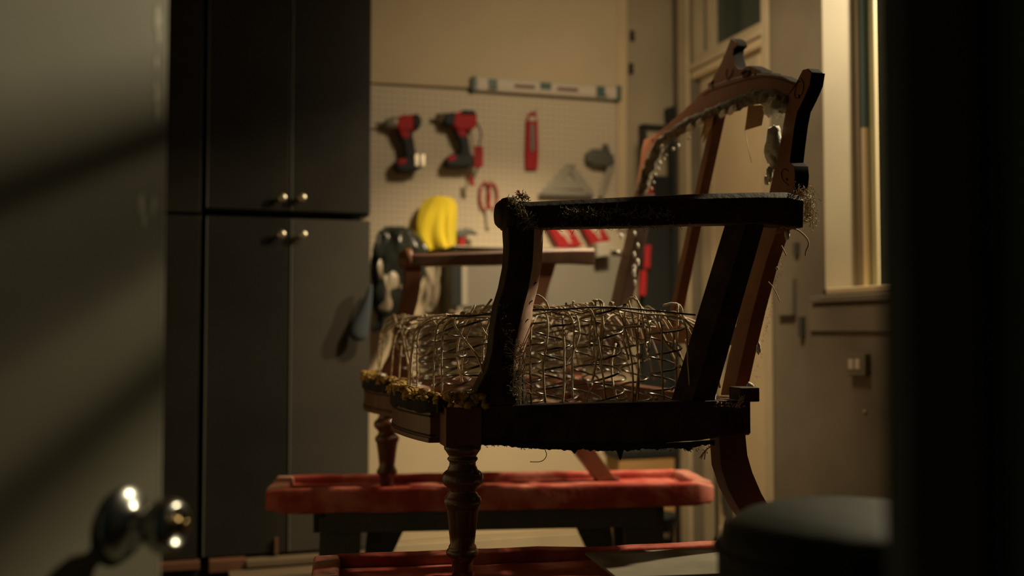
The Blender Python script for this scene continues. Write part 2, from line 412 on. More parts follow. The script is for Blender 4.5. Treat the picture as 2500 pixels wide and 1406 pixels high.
obj('shelf_top', hexa(W(ut0 - .01, zt + .001, .018), BT * (ut1 - ut0 + .02), BN * (OFFU - .01), (0, 0, .006)), M['grey'], gu, bevel=.002)
obj('side_strap', wprism([(1103, 640), (1126, 640), (1126, 745), (1103, 745)], OFFU + .002, .01), M['black'], gu)
obj('side_panel', wprism([(1128, 625), (1141, 625), (1141, 745), (1128, 745)], OFFU + .004, .006), M['grey'], gu)

# ------------------------------------------------------------------ tools on the pegboard
PO = .016
def hookpin(parent, px, py):
    p = wp(px, py, PO - .001)
    return obj('peg_hook', tube([p, p + BN * .05, p + BN * .055 + Vector((0, 0, .008))], .002, 6), M['dgrey'], parent)
# spirit level
lv = empty('spirit_level', wp(1330, 214, .045), 'long silver spirit level hung across the top of the pegboard', 'level')
def lerp(a, b, t): return a + (b - a) * t
def lvp(f, g):   # f along, g across (0 top, 1 bottom)
    return (lerp(1155, 1516, f), lerp(lerp(187, 211, f), lerp(219, 243, f), g))
def lvq(f0, f1, g0, g1): return [lvp(f0, g0), lvp(f1, g0), lvp(f1, g1), lvp(f0, g1)]
obj('level_body', wprism(lvq(0, 1, 0, 1), .050, .028), M['alu'], lv, bevel=.002)
obj('level_face', wprism(lvq(.03, .97, .17, .83), .0525, .002), M['white'], lv)
for f0, f1 in ((0, .022), (.975, 1)):
    obj('end_cap', wprism(lvq(f0 - .004, f1 + .004, -.06, 1.06), .053, .034), M['tealp'], lv, bevel=.002)
for f0, f1 in ((.105, .165), (.835, .895), (.455, .53)):
    obj('vial_housing', wprism(lvq(f0, f1, .08, .9 if f0 < .4 or f0 > .6 else .62), .056, .004), M['tealp'], lv, bevel=.002)
for f0, f1 in ((.28, .42), (.57, .71)):
    obj('hand_slot', wprism(lvq(f0, f1, .38, .62), .0545, .002), M['plank'], lv)
hookpin(lv, 1200, 222); hookpin(lv, 1470, 240)

def blk(pxs, off, th, m, parent, name, bev=.006): return obj(name, wprism(pxs, off, th), M[m], parent, bevel=bev, seg=3)
# drill one
d1 = empty('cordless_drill', wp(1000, 418, .05), 'smaller red and black cordless drill, leftmost tool on the pegboard', 'drill', None)
blk([(968, 287), (985, 279), (1012, 279), (1027, 288), (1029, 306), (1018, 315), (985, 320), (967, 314)], .085, .055, 'redp', d1, 'motor_housing', .01)
blk([(1010, 276), (1026, 280), (1031, 296), (1025, 314), (1010, 314)], .092, .066, 'black', d1, 'rear_cap', .008)
def wl_lathe(name, a, b, prof, m, parent):
    a, b = Vector(a), Vector(b); L = (b - a).length
    return obj(name, lathe(a, b - a, [(h * L, r) for h, r in prof], 16), M[m], parent, smooth=True)
wl_lathe('chuck', wp(970, 300, .058), wp(938, 301, .058), [(0, .027), (.3, .026), (.5, .022), (.8, .018), (1, .010)], 'grey', d1)
wl_lathe('drill_bit', wp(938, 301, .058), wp(916, 303, .058), [(0, .005), (1, .0035)], 'dgrey', d1)
blk([(968, 312), (1005, 312), (1011, 340), (1018, 388), (990, 388), (986, 350), (976, 335)], .078, .040, 'black', d1, 'handle', .008)
blk([(974, 318), (998, 318), (1002, 336), (985, 338)], .082, .048, 'redp', d1, 'trigger_guard', .005)
blk([(970, 392), (975, 383), (1014, 382), (1030, 396), (1030, 410), (1012, 418), (975, 418), (969, 408)], .092, .070, 'black', d1, 'battery', .008)
blk([(972, 388), (992, 386), (992, 400), (972, 402)], .094, .072, 'redp', d1, 'battery_stripe', .003)
for x in (1018, 1033): blk([(x - 6, 376), (x + 6, 376), (x + 6, 406), (x - 6, 406)], .10, .012, 'nickel', d1, 'belt_clip', .003)
hookpin(d1, 1002, 322)
# drill two
d2 = empty('impact_driver', wp(1120, 408, .05), 'larger red and black cordless driver with a red strap, right of the smaller drill', 'drill', None)
blk([(1110, 275), (1130, 270), (1155, 270), (1166, 280), (1165, 308), (1150, 317), (1120, 318), (1106, 306)], .09, .065, 'redp', d2, 'motor_housing', .010)
blk([(1084, 277), (1112, 272), (1116, 300), (1100, 308), (1085, 300)], .088, .058, 'black', d2, 'nose_housing', .008)
blk([(1128, 268), (1158, 269), (1166, 279), (1128, 280)], .096, .076, 'black', d2, 'top_cover', .005)
wl_lathe('collet', wp(1086, 286, .058), wp(1064, 283, .058), [(0, .02), (.5, .016), (.6, .011), (1, .009)], 'nickel', d2)
blk([(1108, 312), (1140, 314), (1146, 345), (1150, 380), (1124, 382), (1126, 352), (1116, 332)], .080, .042, 'black', d2, 'handle', .008)
blk([(1114, 316), (1136, 318), (1142, 334), (1124, 334)], .084, .050, 'redp', d2, 'trigger_guard', .005)
blk([(1092, 386), (1100, 376), (1150, 374), (1162, 384), (1162, 400), (1148, 407), (1098, 407), (1090, 400)], .092, .070, 'black', d2, 'battery', .008)
blk([(1094, 382), (1114, 378), (1114, 390), (1094, 394)], .094, .072, 'redp', d2, 'battery_stripe', .003)
hookpin(d2, 1142, 326)
blk([(1158, 355), (1180, 357), (1180, 405), (1170, 412), (1158, 408)], .10, .012, 'redp', d2, 'strap_tab', .004)
obj('wrist_strap', tube(smooth_path([wp(1165, 300, .08), wp(1174, 325, .095), wp(1170, 355, .098), wp(1166, 410, .098), wp(1158, 430, .095), wp(1148, 450, .09)]), .0035, 6), M['black'], d2, smooth=True)
blk([(1146, 428), (1156, 432), (1160, 454), (1148, 452)], .095, .012, 'redp', d2, 'strap_end', .003)
# red pen-shaped cutter on its card
ct = empty('utility_knife', wp(1298, 416, .03), 'red utility knife hanging upright alone in the middle of the pegboard', 'knife')
blk([(1286, 290), (1314, 290), (1316, 372), (1314, 414), (1284, 414), (1283, 372)], .034, .014, 'redp', ct, 'knife_body', .006)
blk([(1291, 276), (1300, 271), (1310, 276), (1312, 288), (1288, 288)], .030, .010, 'redp', ct, 'hanging_tab', .003)
blk([(1296, 302), (1305, 302), (1306, 370), (1296, 370)], .040, .012, 'dgrey', ct, 'slider_track', .002)
blk([(1292, 284), (1308, 284), (1308, 295), (1292, 295)], .038, .006, 'alu', ct, 'name_plate', .002)
hookpin(ct, 1300, 278)
# speed square
sq = empty('speed_square', wp(1390, 476, .03), 'grey metal triangular square hanging near the right edge of the pegboard', 'square')
o_ = obj('blade', merge(wprism([(1390, 398), (1400, 402), (1452, 470), (1446, 477), (1434, 477), (1392, 422)], .026, .005),
                       wprism([(1390, 398), (1392, 422), (1346, 466), (1324, 466), (1382, 402)], .026, .005),
                       wprism([(1330, 462), (1446, 468), (1446, 478), (1322, 474)], .026, .005),
                       wprism([(1372, 436), (1408, 438), (1422, 462), (1352, 462)], .024, .003)), M['grey'], sq)
obj('fence', wprism([(1318, 472), (1450, 476), (1450, 484), (1318, 481)], .040, .024), M['dgrey'], sq, bevel=.002)
hookpin(sq, 1390, 410)
# clamp / stapling hammer
cl = empty('hammer', wp(1475, 480, .03), 'dark grey headed hammer tilted at the right edge of the pegboard', 'hammer')
blk([(1434, 372), (1450, 362), (1478, 366), (1500, 378), (1502, 398), (1482, 408), (1452, 404), (1434, 394)], .060, .036, 'dgrey', cl, 'hammer_head', .008)
blk([(1474, 352), (1484, 350), (1492, 374), (1478, 376)], .054, .022, 'dgrey', cl, 'claw', .003)
blk([(1490, 392), (1503, 394), (1474, 482), (1462, 478)], .048, .016, 'grey', cl, 'handle', .004)
hookpin(cl, 1470, 412)
# pliers with reddish loop handles
pl = empty('scissors', wp(1190, 560, .03), 'scissors with long red-brown loop handles hanging below the larger drill', 'scissors')
def loopath(cx, cy, rx, ry, n=20): return [wp(cx + rx * math.cos(2 * math.pi * k / n), cy + ry * math.sin(2 * math.pi * k / n), .03) for k in range(n + 1)]
obj('handle_loop', tube(loopath(1184, 478, 12, 33), .005, 6), M['redp'], pl, smooth=True)
obj('handle_loop', tube(loopath(1203, 480, 11, 32), .005, 6), M['redp'], pl, smooth=True)
blk([(1186, 512), (1202, 512), (1198, 556), (1190, 556)], .034, .006, 'alu', pl, 'blade', .001)
hookpin(pl, 1190, 448)
# hammer standing at the shelf
hm = empty('claw_hammer', wp(1130, 606, .06), 'small claw hammer with a red handle beside the yellow cloth', 'hammer')
blk([(1116, 562), (1140, 556), (1158, 562), (1168, 574), (1150, 571), (1138, 578), (1116, 580)], .080, .03, 'dgrey', hm, 'hammer_head', .004)
blk([(1122, 578), (1137, 578), (1136, 607), (1120, 607)], .074, .02, 'redp', hm, 'handle', .004)
# yellow cloth
def sheet(rows, nx, foldf, off, px_fn):
    V, F = [], []
    ny = len(rows)
    for j, (y, xl, xr) in enumerate(rows):
        for i in range(nx + 1):
            f = i / nx
            V.append(wp(lerp(xl, xr, f), y + px_fn(f, j / (ny - 1)), off + foldf(f, j / (ny - 1))))
    for j in range(ny - 1):
        for i in range(nx):
            a = j * (nx + 1) + i
            F.append((a, a + 1, a + nx + 2, a + nx + 1))
    return V, F
rows = [(478, 1050, 1092), (483, 1040, 1106), (492, 1032, 1113), (505, 1026, 1116), (520, 1021, 1117), (540, 1018, 1117), (560, 1018, 1115), (580, 1024, 1114), (598, 1034, 1113), (612, 1044, 1112)]
yc = obj('yellow_cloth', sheet(rows, 40, lambda f, g: .05 * math.sin(math.pi * f) * (1 - .3 * g) + .020 * math.sin(f * 7.5 + 2.6 * g) * (.15 + g) + .004 * math.sin(f * 19 + 7 * g) - .020 * math.exp(-((f - .62 - .1 * g) / .07) ** 2) * g, .07,
         lambda f, g: 10 * (f - .5) ** 2 * (1 - g) - 8 * f * g), M['yellow'], smooth=True, solid=.004, subsurf=1)
tag(yc, 'bright yellow cloth hanging in folds at the left of the pegboard', 'cloth')
hookpin(yc, 1070, 480)
# black bag with crinkled clear plastic
bgp = wp(985, 700, .28)
bg = empty('plastic_bag', wp(985, 830, .25), 'black crinkled plastic bag hanging behind the far arm of the chair', 'bag')
def bagrow(rows, off, depth, m, nm, seed, nx=40):
    rr = []
    for a, b in zip(rows, rows[1:]): rr += [a, tuple((p + q) / 2 for p, q in zip(a, b))]
    rows = rr + [rows[-1]]
    secs = []
    for (y, xl, xr) in rows:
        s = []
        for k in range(nx):
            a = 2 * math.pi * k / nx
            x = (xl + xr) / 2 + math.cos(a) * (xr - xl) / 2
            q = wp(x, y, off + math.sin(a) * depth * (xr - xl) / 160)
            qq = Vector((q.x * 34, q.y * 34, q.z * 11)) + Vector((seed, 0, 0)); q += (BN * noise.noise(qq) + BT * noise.noise(qq + Vector((0, 9, 0)))) * .030
            s.append(q)
        secs.append(s)
    return obj(nm, loft(secs), M[m], bg, smooth=True, subsurf=1)
bagrow([(552, 945, 985), (560, 928, 1008), (580, 914, 1028), (605, 909, 1040), (635, 908, 1045), (670, 910, 1040), (710, 910, 1025), (750, 906, 1005), (790, 905, 970), (812, 908, 930)], .20, .07, 'bag', 'bag_body', 1)
bagrow([(640, 1040, 1075), (670, 1036, 1078), (700, 1034, 1076), (730, 1034, 1070), (760, 1030, 1060)], .20, .05, 'net', 'clear_plastic', 5)
bagrow([(620, 930, 960), (650, 922, 985), (690, 926, 985), (720, 932, 975), (765, 934, 955)], .235, .05, 'net', 'plastic_liner', 9)
nc = obj('dark_cloth', loft([[wp(x, y, .385 + dz) for x, dz in ((xl, 0), ((xl + xr) / 2, .03), (xr, 0), ((xl + xr) / 2, -.02))] for y, xl, xr in ((690, 902, 912), (720, 888, 914), (760, 868, 914), (795, 842, 915), (815, 838, 912), (835, 850, 905))]), M['navy'], smooth=True, subsurf=1)
tag(nc, 'dark blue cloth hanging at the left of the plastic bag', 'cloth')
# red packs
def pack(pts, lab, offs):
    p = empty('red_pack', wp(sum(q[0] for q in pts) / 4, max(q[1] for q in pts), .03), lab, 'package', 'red packs hung below the arm')
    obj('pack_body', wprism(pts, offs, .03), M['redp'], p, bevel=.004)
    c = [Vector((sum(q[0] for q in pts) / 4, sum(q[1] for q in pts) / 4))]
    a, b, c_, d = [Vector(q) for q in pts]
    def uvp(u, v): return tuple(a.lerp(b, u).lerp(d.lerp(c_, u), v))
    # pale slanted lettering strokes
    for (u0, u1, v0, v1) in ((.28, .50, .08, .62), (.42, .62, .30, .86), (.55, .74, .20, .66)):
        obj('lettering', wprism([uvp(u0, v0), uvp(u0 + .10, v0), uvp(u1, v1), uvp(u1 - .10, v1)], offs + .001, .002), M['white'], p)
    return p
pack([(1326, 528), (1378, 528), (1424, 600), (1366, 606)], 'red pack with pale lettering hung on the pegboard, left one of the pair', .06)
pack([(1408, 526), (1456, 526), (1492, 588), (1444, 596)], 'red pack with pale lettering hung on the pegboard, right one of the pair', .06)
tb = obj('teal_box', wprism([(1458, 592), (1492, 589), (1492, 624), (1458, 628)], .298, .05), M['grey'], bevel=.004)
tag(tb, 'small grey-green box at the far end of the chair arm', 'box')

# tall dark rack in the corner with red items
rk = empty('tool_rack', W(.70, 0, .2), 'tall black rack with red handles standing in the room corner', 'rack')
c0 = wp(1560, 300, .16); c1 = wp(1640, 300, .16)
ra = (c0 - A0).dot(BT); rb = (c1 - A0).dot(BT); rz = wp(1590, 308, .16).z
obj('upright', hexa(W(ra, 0, .15), BT * .018, BN * .05, (0, 0, rz)), M['black'], rk, bevel=.002)
obj('upright', hexa(W(rb - .018, 0, .15), BT * .018, BN * .05, (0, 0, rz)), M['black'], rk, bevel=.002)
obj('top_bar', hexa(W(ra, rz - .02, .15), BT * (rb - ra), BN * .05, (0, 0, .02)), M['black'], rk, bevel=.002)
obj('rack_panel', hexa(W(ra + .02, .75, .155), BT * (rb - ra - .04), BN * .03, (0, 0, wp(1590, 430, .16).z - .75)), M['gap'], rk, bevel=.002)
for (x0, y0, x1, y1) in ((1576, 598, 1590, 655), (1566, 660, 1580, 722), (1585, 455, 1596, 480)):
    obj('red_grip', wprism([(x0, y0), (x1, y0), (x1 - 3, y1), (x0 - 3, y1)], .205, .018), M['redp'], rk, bevel=.003)
sp_ = obj('wall_speaker', wprism([(1632, 262), (1648, 258), (1650, 300), (1634, 300)], .06, .05), M['black'], bevel=.004); sp_.name = 'alarm_box'
tag(sp_, 'small black box on the wall above the tool rack', 'box')

# cardboard box with black tray, and a bin in the corner
cb = empty('cardboard_box', W(.62, .0, .3), 'brown cardboard box under a black tray in the corner beyond the trestle', 'box')
q0 = wp(1512, 1200, .34); q1 = wp(1648, 1200, .34); qa = (q0 - A0).dot(BT); qb = (q1 - A0).dot(BT); qz = wp(1580, 1106, .34).z
obj('box_body', hexa(W(qa, .0, .206), BT * (qb - qa), BN * .134, (0, 0, qz - .02)), M['card'], cb, bevel=.003)
obj('black_tray', hexa(W(qa - .01, qz - .018, .205), BT * (qb - qa + .02), BN * .14, (0, 0, .03)), M['black'], cb, bevel=.003)
bn_ = empty('waste_bin', W(.70, 0, .52), 'dark plastic bin behind the right leg of the far trestle', 'bin')
e0 = (wp(1585, 1300, .50) - A0).dot(BT); e1 = (wp(1645, 1300, .50) - A0).dot(BT); ez = wp(1610, 1258, .5).z
ctr = W((e0 + e1) / 2, 0, .46)
obj('bin_body', lathe(ctr, (0, 0, 1), [(0, .05), (.002, .058), (ez - .02, .068), (ez - .018, .074), (ez, .074), (ez, .066), (ez - .03, .062)], 24), M['black'], bn_, smooth=True)
obj('bin_label', hexa(ctr + BN * .069 - BT * .012 + Vector((0, 0, ez - .08)), BT * .03, BN * .001, (0, 0, .02)), M['plank2'], bn_)

# right wall small things
def splate(name, x0, y0, x1, y1, off, th, m, parent=None, bev=.002):
    a = sp(x0, y0, off); b = sp(x1, y1, off)
    s0 = (a - K0).dot(BN); s1 = (b - K0).dot(BN)
    return obj(name, hexa(S_(s0, b.z, off), BN * (s1 - s0), BT * th, (0, 0, a.z - b.z)), M[m], parent, bevel=bev)
hg = splate('switch_plate', 1896, 682, 1934, 770, .018, .017, 'wall_r'); tag(hg, 'flat painted switch box on the wall left of the window', 'switch')
h2 = splate('wall_catch', 1946, 772, 1956, 822, .018, .017, 'dgrey'); tag(h2, 'narrow dark metal catch on the wall below the switch box', 'latch')
h3 = splate('wall_bracket', 1934, 592, 1944, 622, .014, .013, 'dgrey'); tag(h3, 'tiny dark bracket on the wall above the switch box', 'bracket')
ot = empty('wall_outlet', sp(2092, 925, .0), 'wall outlet with a pale socket below the window sill', 'outlet')
splate('outlet_box', 2066, 862, 2112, 918, .022, .021, 'wall_r', ot)
f_ = [splate('socket', 2070, 876, 2082, 902, .0245, .0025, 'white', ot), splate('socket', 2086, 876, 2098, 902, .0245, .0025, 'white', ot)]
sc_ = splate('wall_screw', 2106, 1000, 2113, 1007, .006, .005, 'nickel'); tag(sc_, 'single pale screw head on the wall below the outlet', 'screw')
nl = splate('wall_nail', 1926, 742, 1932, 750, .006, .005, 'dgrey'); bpy.data.objects.remove(nl)

# ------------------------------------------------------------------ cabinets on the left
C0 = Vector((-.5106, 3.7, 0))
def Cb(s, z, off=0): return C0 - BT * s + BN * off + Vector((0, 0, z))      # s to the left of the right edge
def cpx(px, py, off=0):
    p = on_plane(px, py, C0 + BN * off, BN); return (-(p - C0).dot(BT), p.z)
CBOT = cpx(600, 1357)[1]; SEAM = cpx(700, 528)[1]
sR = .0; sM = cpx(705, 900)[0]; sL = cpx(497, 900)[0]; sE = cpx(300, 900)[0]
def cbox(s0, s1, z0, z1, off0, dep): return hexa(Cb(s1, z0, off0), BT * (s1 - s0), BN * dep, (0, 0, z1 - z0))
def cabinet(nm, s0, s1, z0, z1, splits, lab, knobs, gapz=.006, mats=('cab', 'cab')):
    e = empty(nm, Cb((s0 + s1) / 2, z0, -.2), lab, 'cabinet')
    obj('carcass', cbox(s0 + .002, s1 - .002, z0, z1, -.325, .303), M['cab'], e, bevel=.002)
    ss = [s0] + splits + [s1]
    for i in range(len(ss) - 1):
        g = .0035
        d_ = obj('cabinet_door', cbox(ss[i] + g, ss[i + 1] - g, z0 + gapz, z1 - gapz, -.018, .018), M[mats[i % len(mats)]], e, bevel=.002)
        obj('edge_highlight', cbox(ss[i + 1] - g - .004, ss[i + 1] - g - .0005, z0 + gapz + .002, z1 - gapz - .002, .0, .0008), M['edge'], d_)
        for (kx, ky, di) in knobs:
            if di == i:
                s, z = cpx(kx, ky)
                obj('knob', lathe(Cb(s, z, .0005), BN, [(0, .008), (.003, .008), (.006, .005), (.014, .006), (.018, .012), (.024, .0155), (.029, .013), (.031, .006)], 20), M['nickel'], d_, smooth=True)
    return e
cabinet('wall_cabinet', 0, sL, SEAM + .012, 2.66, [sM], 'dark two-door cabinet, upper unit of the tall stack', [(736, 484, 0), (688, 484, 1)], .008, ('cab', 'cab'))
cabinet('base_cabinet', 0, sL, CBOT, SEAM - .004, [sM], 'dark two-door tall cabinet, lower unit below the seam', [(738, 574, 0), (686, 573, 1)], .004, ('cab_lit', 'cab'))
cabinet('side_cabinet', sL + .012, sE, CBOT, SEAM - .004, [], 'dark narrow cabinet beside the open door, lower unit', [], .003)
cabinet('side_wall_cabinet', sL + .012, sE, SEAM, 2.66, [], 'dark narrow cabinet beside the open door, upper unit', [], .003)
# plinth and stored planks below
p0 = obj('cabinet_plinth', cbox(.0, sE, .0, CBOT - .012, -.32, .30), M['gap'], bevel=.002); tag(p0, 'black recessed base under the dark cabinets', 'plinth')
def plank(s0, s1, z0, z1, o0, d, m, lab, nm='wooden_plank'):
    o = obj(nm, cbox(s0, s1, z0, z1, o0, d), M[m], bevel=.003); tag(o, lab, 'plank'); return o
sa = cpx(487, 1370)[0]
plank(sa, sE, cpx(440, 1388)[1], cpx(440, 1368)[1], -.012, .05, 'plank', 'brown plank under the narrow cabinet beside the door')
plank(cpx(600, 1370, .04)[0], sa - .03, cpx(540, 1392)[1], cpx(540, 1362)[1], -.012, .05, 'plank', 'brown plank under the dark cabinet, between narrow cabinet and pale plank')
plank(-.05, cpx(598, 1370, .04)[0] - .004, cpx(700, 1379, .04)[1], cpx(700, 1362, .04)[1], -.012, .06, 'plank2', 'pale plank under the right half of the dark cabinets')
plank(-.10, cpx(560, 1400, .12)[0], 0.05, cpx(700, 1397, .12)[1], .03, .12, 'plank2', 'lowest pale plank in front of the cabinet base')
of = obj('wood_offcut', wprism([(0, 0), (1, 0), (1, 1), (0, 1)], 0, .01) if False else hexa(Cb(cpx(670, 1340)[0], CBOT + .001, .004), BT * .012, BN * .012, (0, 0, cpx(665, 1312)[1] - CBOT)), M['plank'])
tag(of, 'small upright wooden offcut leaning on the dark cabinet door', 'offcut')

# ------------------------------------------------------------------ trestles (sawhorses with red padded trays)
def trestle(cx, cy, yaw, L, Wd, label, ztop=.567, zf=.546):
    e = empty('sawhorse', (cx, cy, 0), label, 'sawhorse', 'red padded sawhorses under the chair')
    cu, su = math.cos(yaw), math.sin(yaw)
    X = Vector((cu, su, 0)); Y = Vector((-su, cu, 0)); O = Vector((cx, cy, 0))
    def P(x, y, z): return O + X * x + Y * y + Vector((0, 0, z))
    def bx(x0, x1, y0, y1, z0, z1): return hexa(P(x0, y0, z0), X * (x1 - x0), Y * (y1 - y0), (0, 0, z1 - z0))
    def lump(vf, fr, amp, nseg=1):
        return vf
    def bar(nm, a, b, wy, z0, z1, m, alongY=False):
        # padded bar with soft lumpy skin
        n = 26; secs = []
        for i in range(n + 1):
            f = i / n; s = []
            for k in range(20):
                an = 2 * math.pi * (k + .5) / 20
                cy_, cz_ = math.cos(an), math.sin(an)
                yy = math.copysign(abs(cy_) ** .25, cy_) * wy / 2; zz = math.copysign(abs(cz_) ** .25, cz_) * (z1 - z0) / 2
                en = 1 - .35 * max(0, (abs(f - .5) - .485) / .015)
                if not alongY: q = P(lerp(a[0], b[0], f), lerp(a[1], b[1], f) + yy * en, (z0 + z1) / 2 + zz * en)
                else: q = P(lerp(a[0], b[0], f) + yy * en, lerp(a[1], b[1], f), (z0 + z1) / 2 + zz * en)
                q += Vector((0, 0, 1)) * noise.noise(q * 9) * .0045 + Y * noise.noise(q * 7 + Vector((4, 0, 0))) * .004
                s.append(q)
            secs.append(s)
        return obj(nm, loft(secs), M[m], e, smooth=True)
    h = L / 2; w2 = Wd / 2; rw = .034
    bar('padded_rim', (-h, -w2 + rw / 2, 0), (h, -w2 + rw / 2, 0), rw, .500, ztop, 'red')
    bar('padded_rim', (-h, w2 - rw / 2, 0), (h, w2 - rw / 2, 0), rw, .500, ztop, 'red')
    bar('end_pad', (-h + rw / 2 + .008, -w2 + rw * .5, 0), (-h + rw / 2 + .008, w2 - rw * .5, 0), rw * 1.5, .502, ztop + .001, 'red_worn', True)
    bar('end_pad', (h - rw / 2 - .008, -w2 + rw * .5, 0), (h - rw / 2 - .008, w2 - rw * .5, 0), rw * 1.5, .502, ztop + .001, 'red_worn', True)
    # tray floor, slightly wavy cloth
    V, F = [], []; nx, ny = 60, 8
    for j in range(ny + 1):
        for i in range(nx + 1):
            q = P(lerp(-h + .02, h - .02, i / nx), lerp(-w2 + rw * .8, w2 - rw * .8, j / ny), zf)
            q.z += noise.noise(q * 11) * .003 - .002
            V.append(q)
    for j in range(ny):
        for i in range(nx): a = j * (nx + 1) + i; F.append((a, a + 1, a + nx + 2, a + nx + 1))
    obj('tray_cloth', (V, F), M['red'], e, smooth=True, solid=.003)
    obj('tray_board', bx(-h + .03, h - .03, -w2 + rw * .5, w2 - rw * .5, .512, zf - .006), M['trestle'], e)
    obj('beam', bx(-h + .12, h - .12, -.045, .045, .43, .505), M['trestle'], e, bevel=.003)
    obj('skirt_board', bx(-h + .16, h - .16, -w2 + .012, -w2 + .03, .445, .505), M['trestle'], e, bevel=.002)
    for sx in (-1, 1):
        for sy in (-1, 1):
            a = P(sx * (h - .20), sy * .045, .49); b = P(sx * (h - .20) + sx * .03, sy * .15, .0)
            if sy < 0: a = P(sx * (h - .20), -w2 + .04, .49); b = P(sx * (h - .19), -w2 - .01, 0)
            lw = .055
            obj('leg', loft([[p_ - X * lw - Y * .018, p_ + X * lw - Y * .018, p_ + X * lw + Y * .018, p_ - X * lw + Y * .018] for p_ in (b, a)]), M['trestle'], e, bevel=.003)
        # corner gusset
        g0 = P(sx * (h - .31) if sx < 0 else h - .31, -w2 + .07, .43)
        obj('brace', prism([P(sx * (h - .27), 0, .44), P(sx * (h - .27) - sx * .11, 0, .44), P(sx * (h - .27) - sx * .02, 0, .25), P(sx * (h - .27) + sx * .02, 0, .25)], Y * .02), M['trestle'], e, bevel=.002)
    return e
# far one: left end px 668, right end px 1690
y_ = math.radians(4)
cxf = (-.668 + .555) / 2
TF = trestle(-.062, 2.99, math.radians(6), 1.245, .285, 'red padded sawhorse farther from the camera, under the far chair legs')
TN = trestle(.262, 1.955, math.radians(9), 1.26, .28, 'red padded sawhorse nearest the camera, under the near turned leg')
bo = obj('grey_board', (lambda O, X, Y: hexa(O, X * .36, Y * .20, (0, 0, .006)))(Vector((.178, 1.765, .572)), Vector((.988, .156, 0)), Vector((-.2, .98, 0))), M['board'], bevel=.002)
tag(bo, 'flat grey board lying across the near red sawhorse beside the stool', 'board')

# boards added out of view, hung to cast shadow bands on the open door
hr = empty('shadow_boards', (.91, 2.06, 1.76), 'three unseen boards added to cast shadow bands on the open door', 'rack')
pd = Vector((.80, -.60, 0))
for zc_, hh, tl, xs in ((1.923, .052, .03, .0), (1.8625, .036, -.02, .0), (1.787, .044, .02, .0)):
    a = Vector((.91, 2.06, zc_ - hh / 2)) - pd * .38; b = Vector((.91, 2.06, zc_ - hh / 2)) + pd * .38
    tv = Vector((0, 0, tl * .3))
    obj('board', loft([[a - tv, a - tv + Vector((.006, .008, 0)), a - tv + Vector((.006, .008, hh)), a - tv + Vector((0, 0, hh))], [b + tv, b + tv + Vector((.006, .008, 0)), b + tv + Vector((.006, .008, hh)), b + tv + Vector((0, 0, hh))]]), M['plank2'], hr)
for sgn in (-1, 1):
    c = Vector((.916, 2.07, 1.77)) + pd * .33 * sgn
    obj('cord', tube([c, Vector((c.x, c.y, 2.699))], .003, 6), M['twine'], hr)

# ------------------------------------------------------------------ black round stool
so = Vector((.385, 1.16, 0))
stl = empty('stool', so, 'round black vinyl stool in the foreground beside the doorway', 'stool')
zt_ = .802
obj('seat', lathe(so, (0, 0, 1), [(zt_ - .105, .10), (zt_ - .10, .145), (zt_ - .085, .152), (zt_ - .05, .152), (zt_ - .026, .143), (zt_ - .012, .122), (zt_ - .004, .09), (zt_, .04), (zt_, .002)], 48), M['vinyl'], stl, smooth=True)
obj('piping', tube([so + Vector((math.cos(a) * .1535, math.sin(a) * .1535, zt_ - .05)) for a in [2 * math.pi * k / 48 for k in range(49)]], .004, 6, False), M['black'], stl, smooth=True)
obj('pole', lathe(so, (0, 0, 1), [(.05, .03), (.06, .022), (zt_ - .11, .02)], 16), M['chrome'], stl, smooth=True)
for k in range(5):
    a = 2 * math.pi * k / 5
    d = Vector((math.cos(a), math.sin(a), 0))
    obj('foot', tube([so + Vector((0, 0, .06)), so + d * .22 + Vector((0, 0, .015))], [.016, .011], 8), M['black'], stl, smooth=True)

# ------------------------------------------------------------------ the chair
SA = math.radians(14.1)
SO = Vector((-.099, 1.9, 0))
U_ = Vector((math.cos(SA), math.sin(SA), 0)); V_ = Vector((-math.sin(SA), math.cos(SA), 0))
def S(u, v, z): return SO + U_ * u + V_ * v + Vector((0, 0, z))
def nv(px, py, v):                       # point on the chair's side plane at width v
    return on_plane(px, py, S(0, v, 0), V_)
BL = .24
BNn = (U_ - Vector((0, 0, 1)) * 0).copy()
bn3 = (U_ * 1 + Vector((0, 0, -BL))).normalized()           # normal of the leaning back
def bk(px, py, off=0):                   # point on the leaning back (off = behind the front face)
    return on_plane(px, py, S(.595, 0, .872) + bn3 * off, bn3)
ZF = .548; ZB = .790; ZT = .860
WV = 1.108
ch = empty('armchair', S(.3, .55, ZF), 'antique carved chair frame stripped to its springs, standing on the red sawhorses', 'chair')

# turned front legs
prof_px = [(1085, 45), (1094, 45), (1105, 37), (1112, 33), (1115, 36.5), (1119, 37.5), (1123, 34), (1126, 32), (1134, 32.5), (1140, 36), (1143, 36), (1149, 44), (1155, 49), (1163, 51), (1172, 50), (1180, 45), (1185, 38), (1189, 37), (1193, 33), (1199, 33), (1203, 38), (1206, 38), (1211, 44), (1218, 46.5), (1226, 45.5), (1234, 41), (1240, 39.5), (1270, 35.5), (1300, 32), (1322, 29.5), (1327, 33), (1330, 34), (1333, 33), (1336, 37.5), (1342, 39.5), (1349, 38.5), (1354, 33), (1358, 28), (1366, 26), (1385, 25), (1399, 25)]
def zl(y): return 1 - (y - 804) / 1316
for v in (0.0, WV):
    obj('front_leg', lathe(S(.008, v, 0), (0, 0, 1), [(zl(y), r / 1316) for y, r in reversed(prof_px)], 36), M['wood_leg'], ch, smooth=True)
    obj('leg_block', hexa(S(-.030, v - .030, .786), U_ * .068, V_ * .064, (0, 0, .072)), M['wood'], ch, bevel=.003)

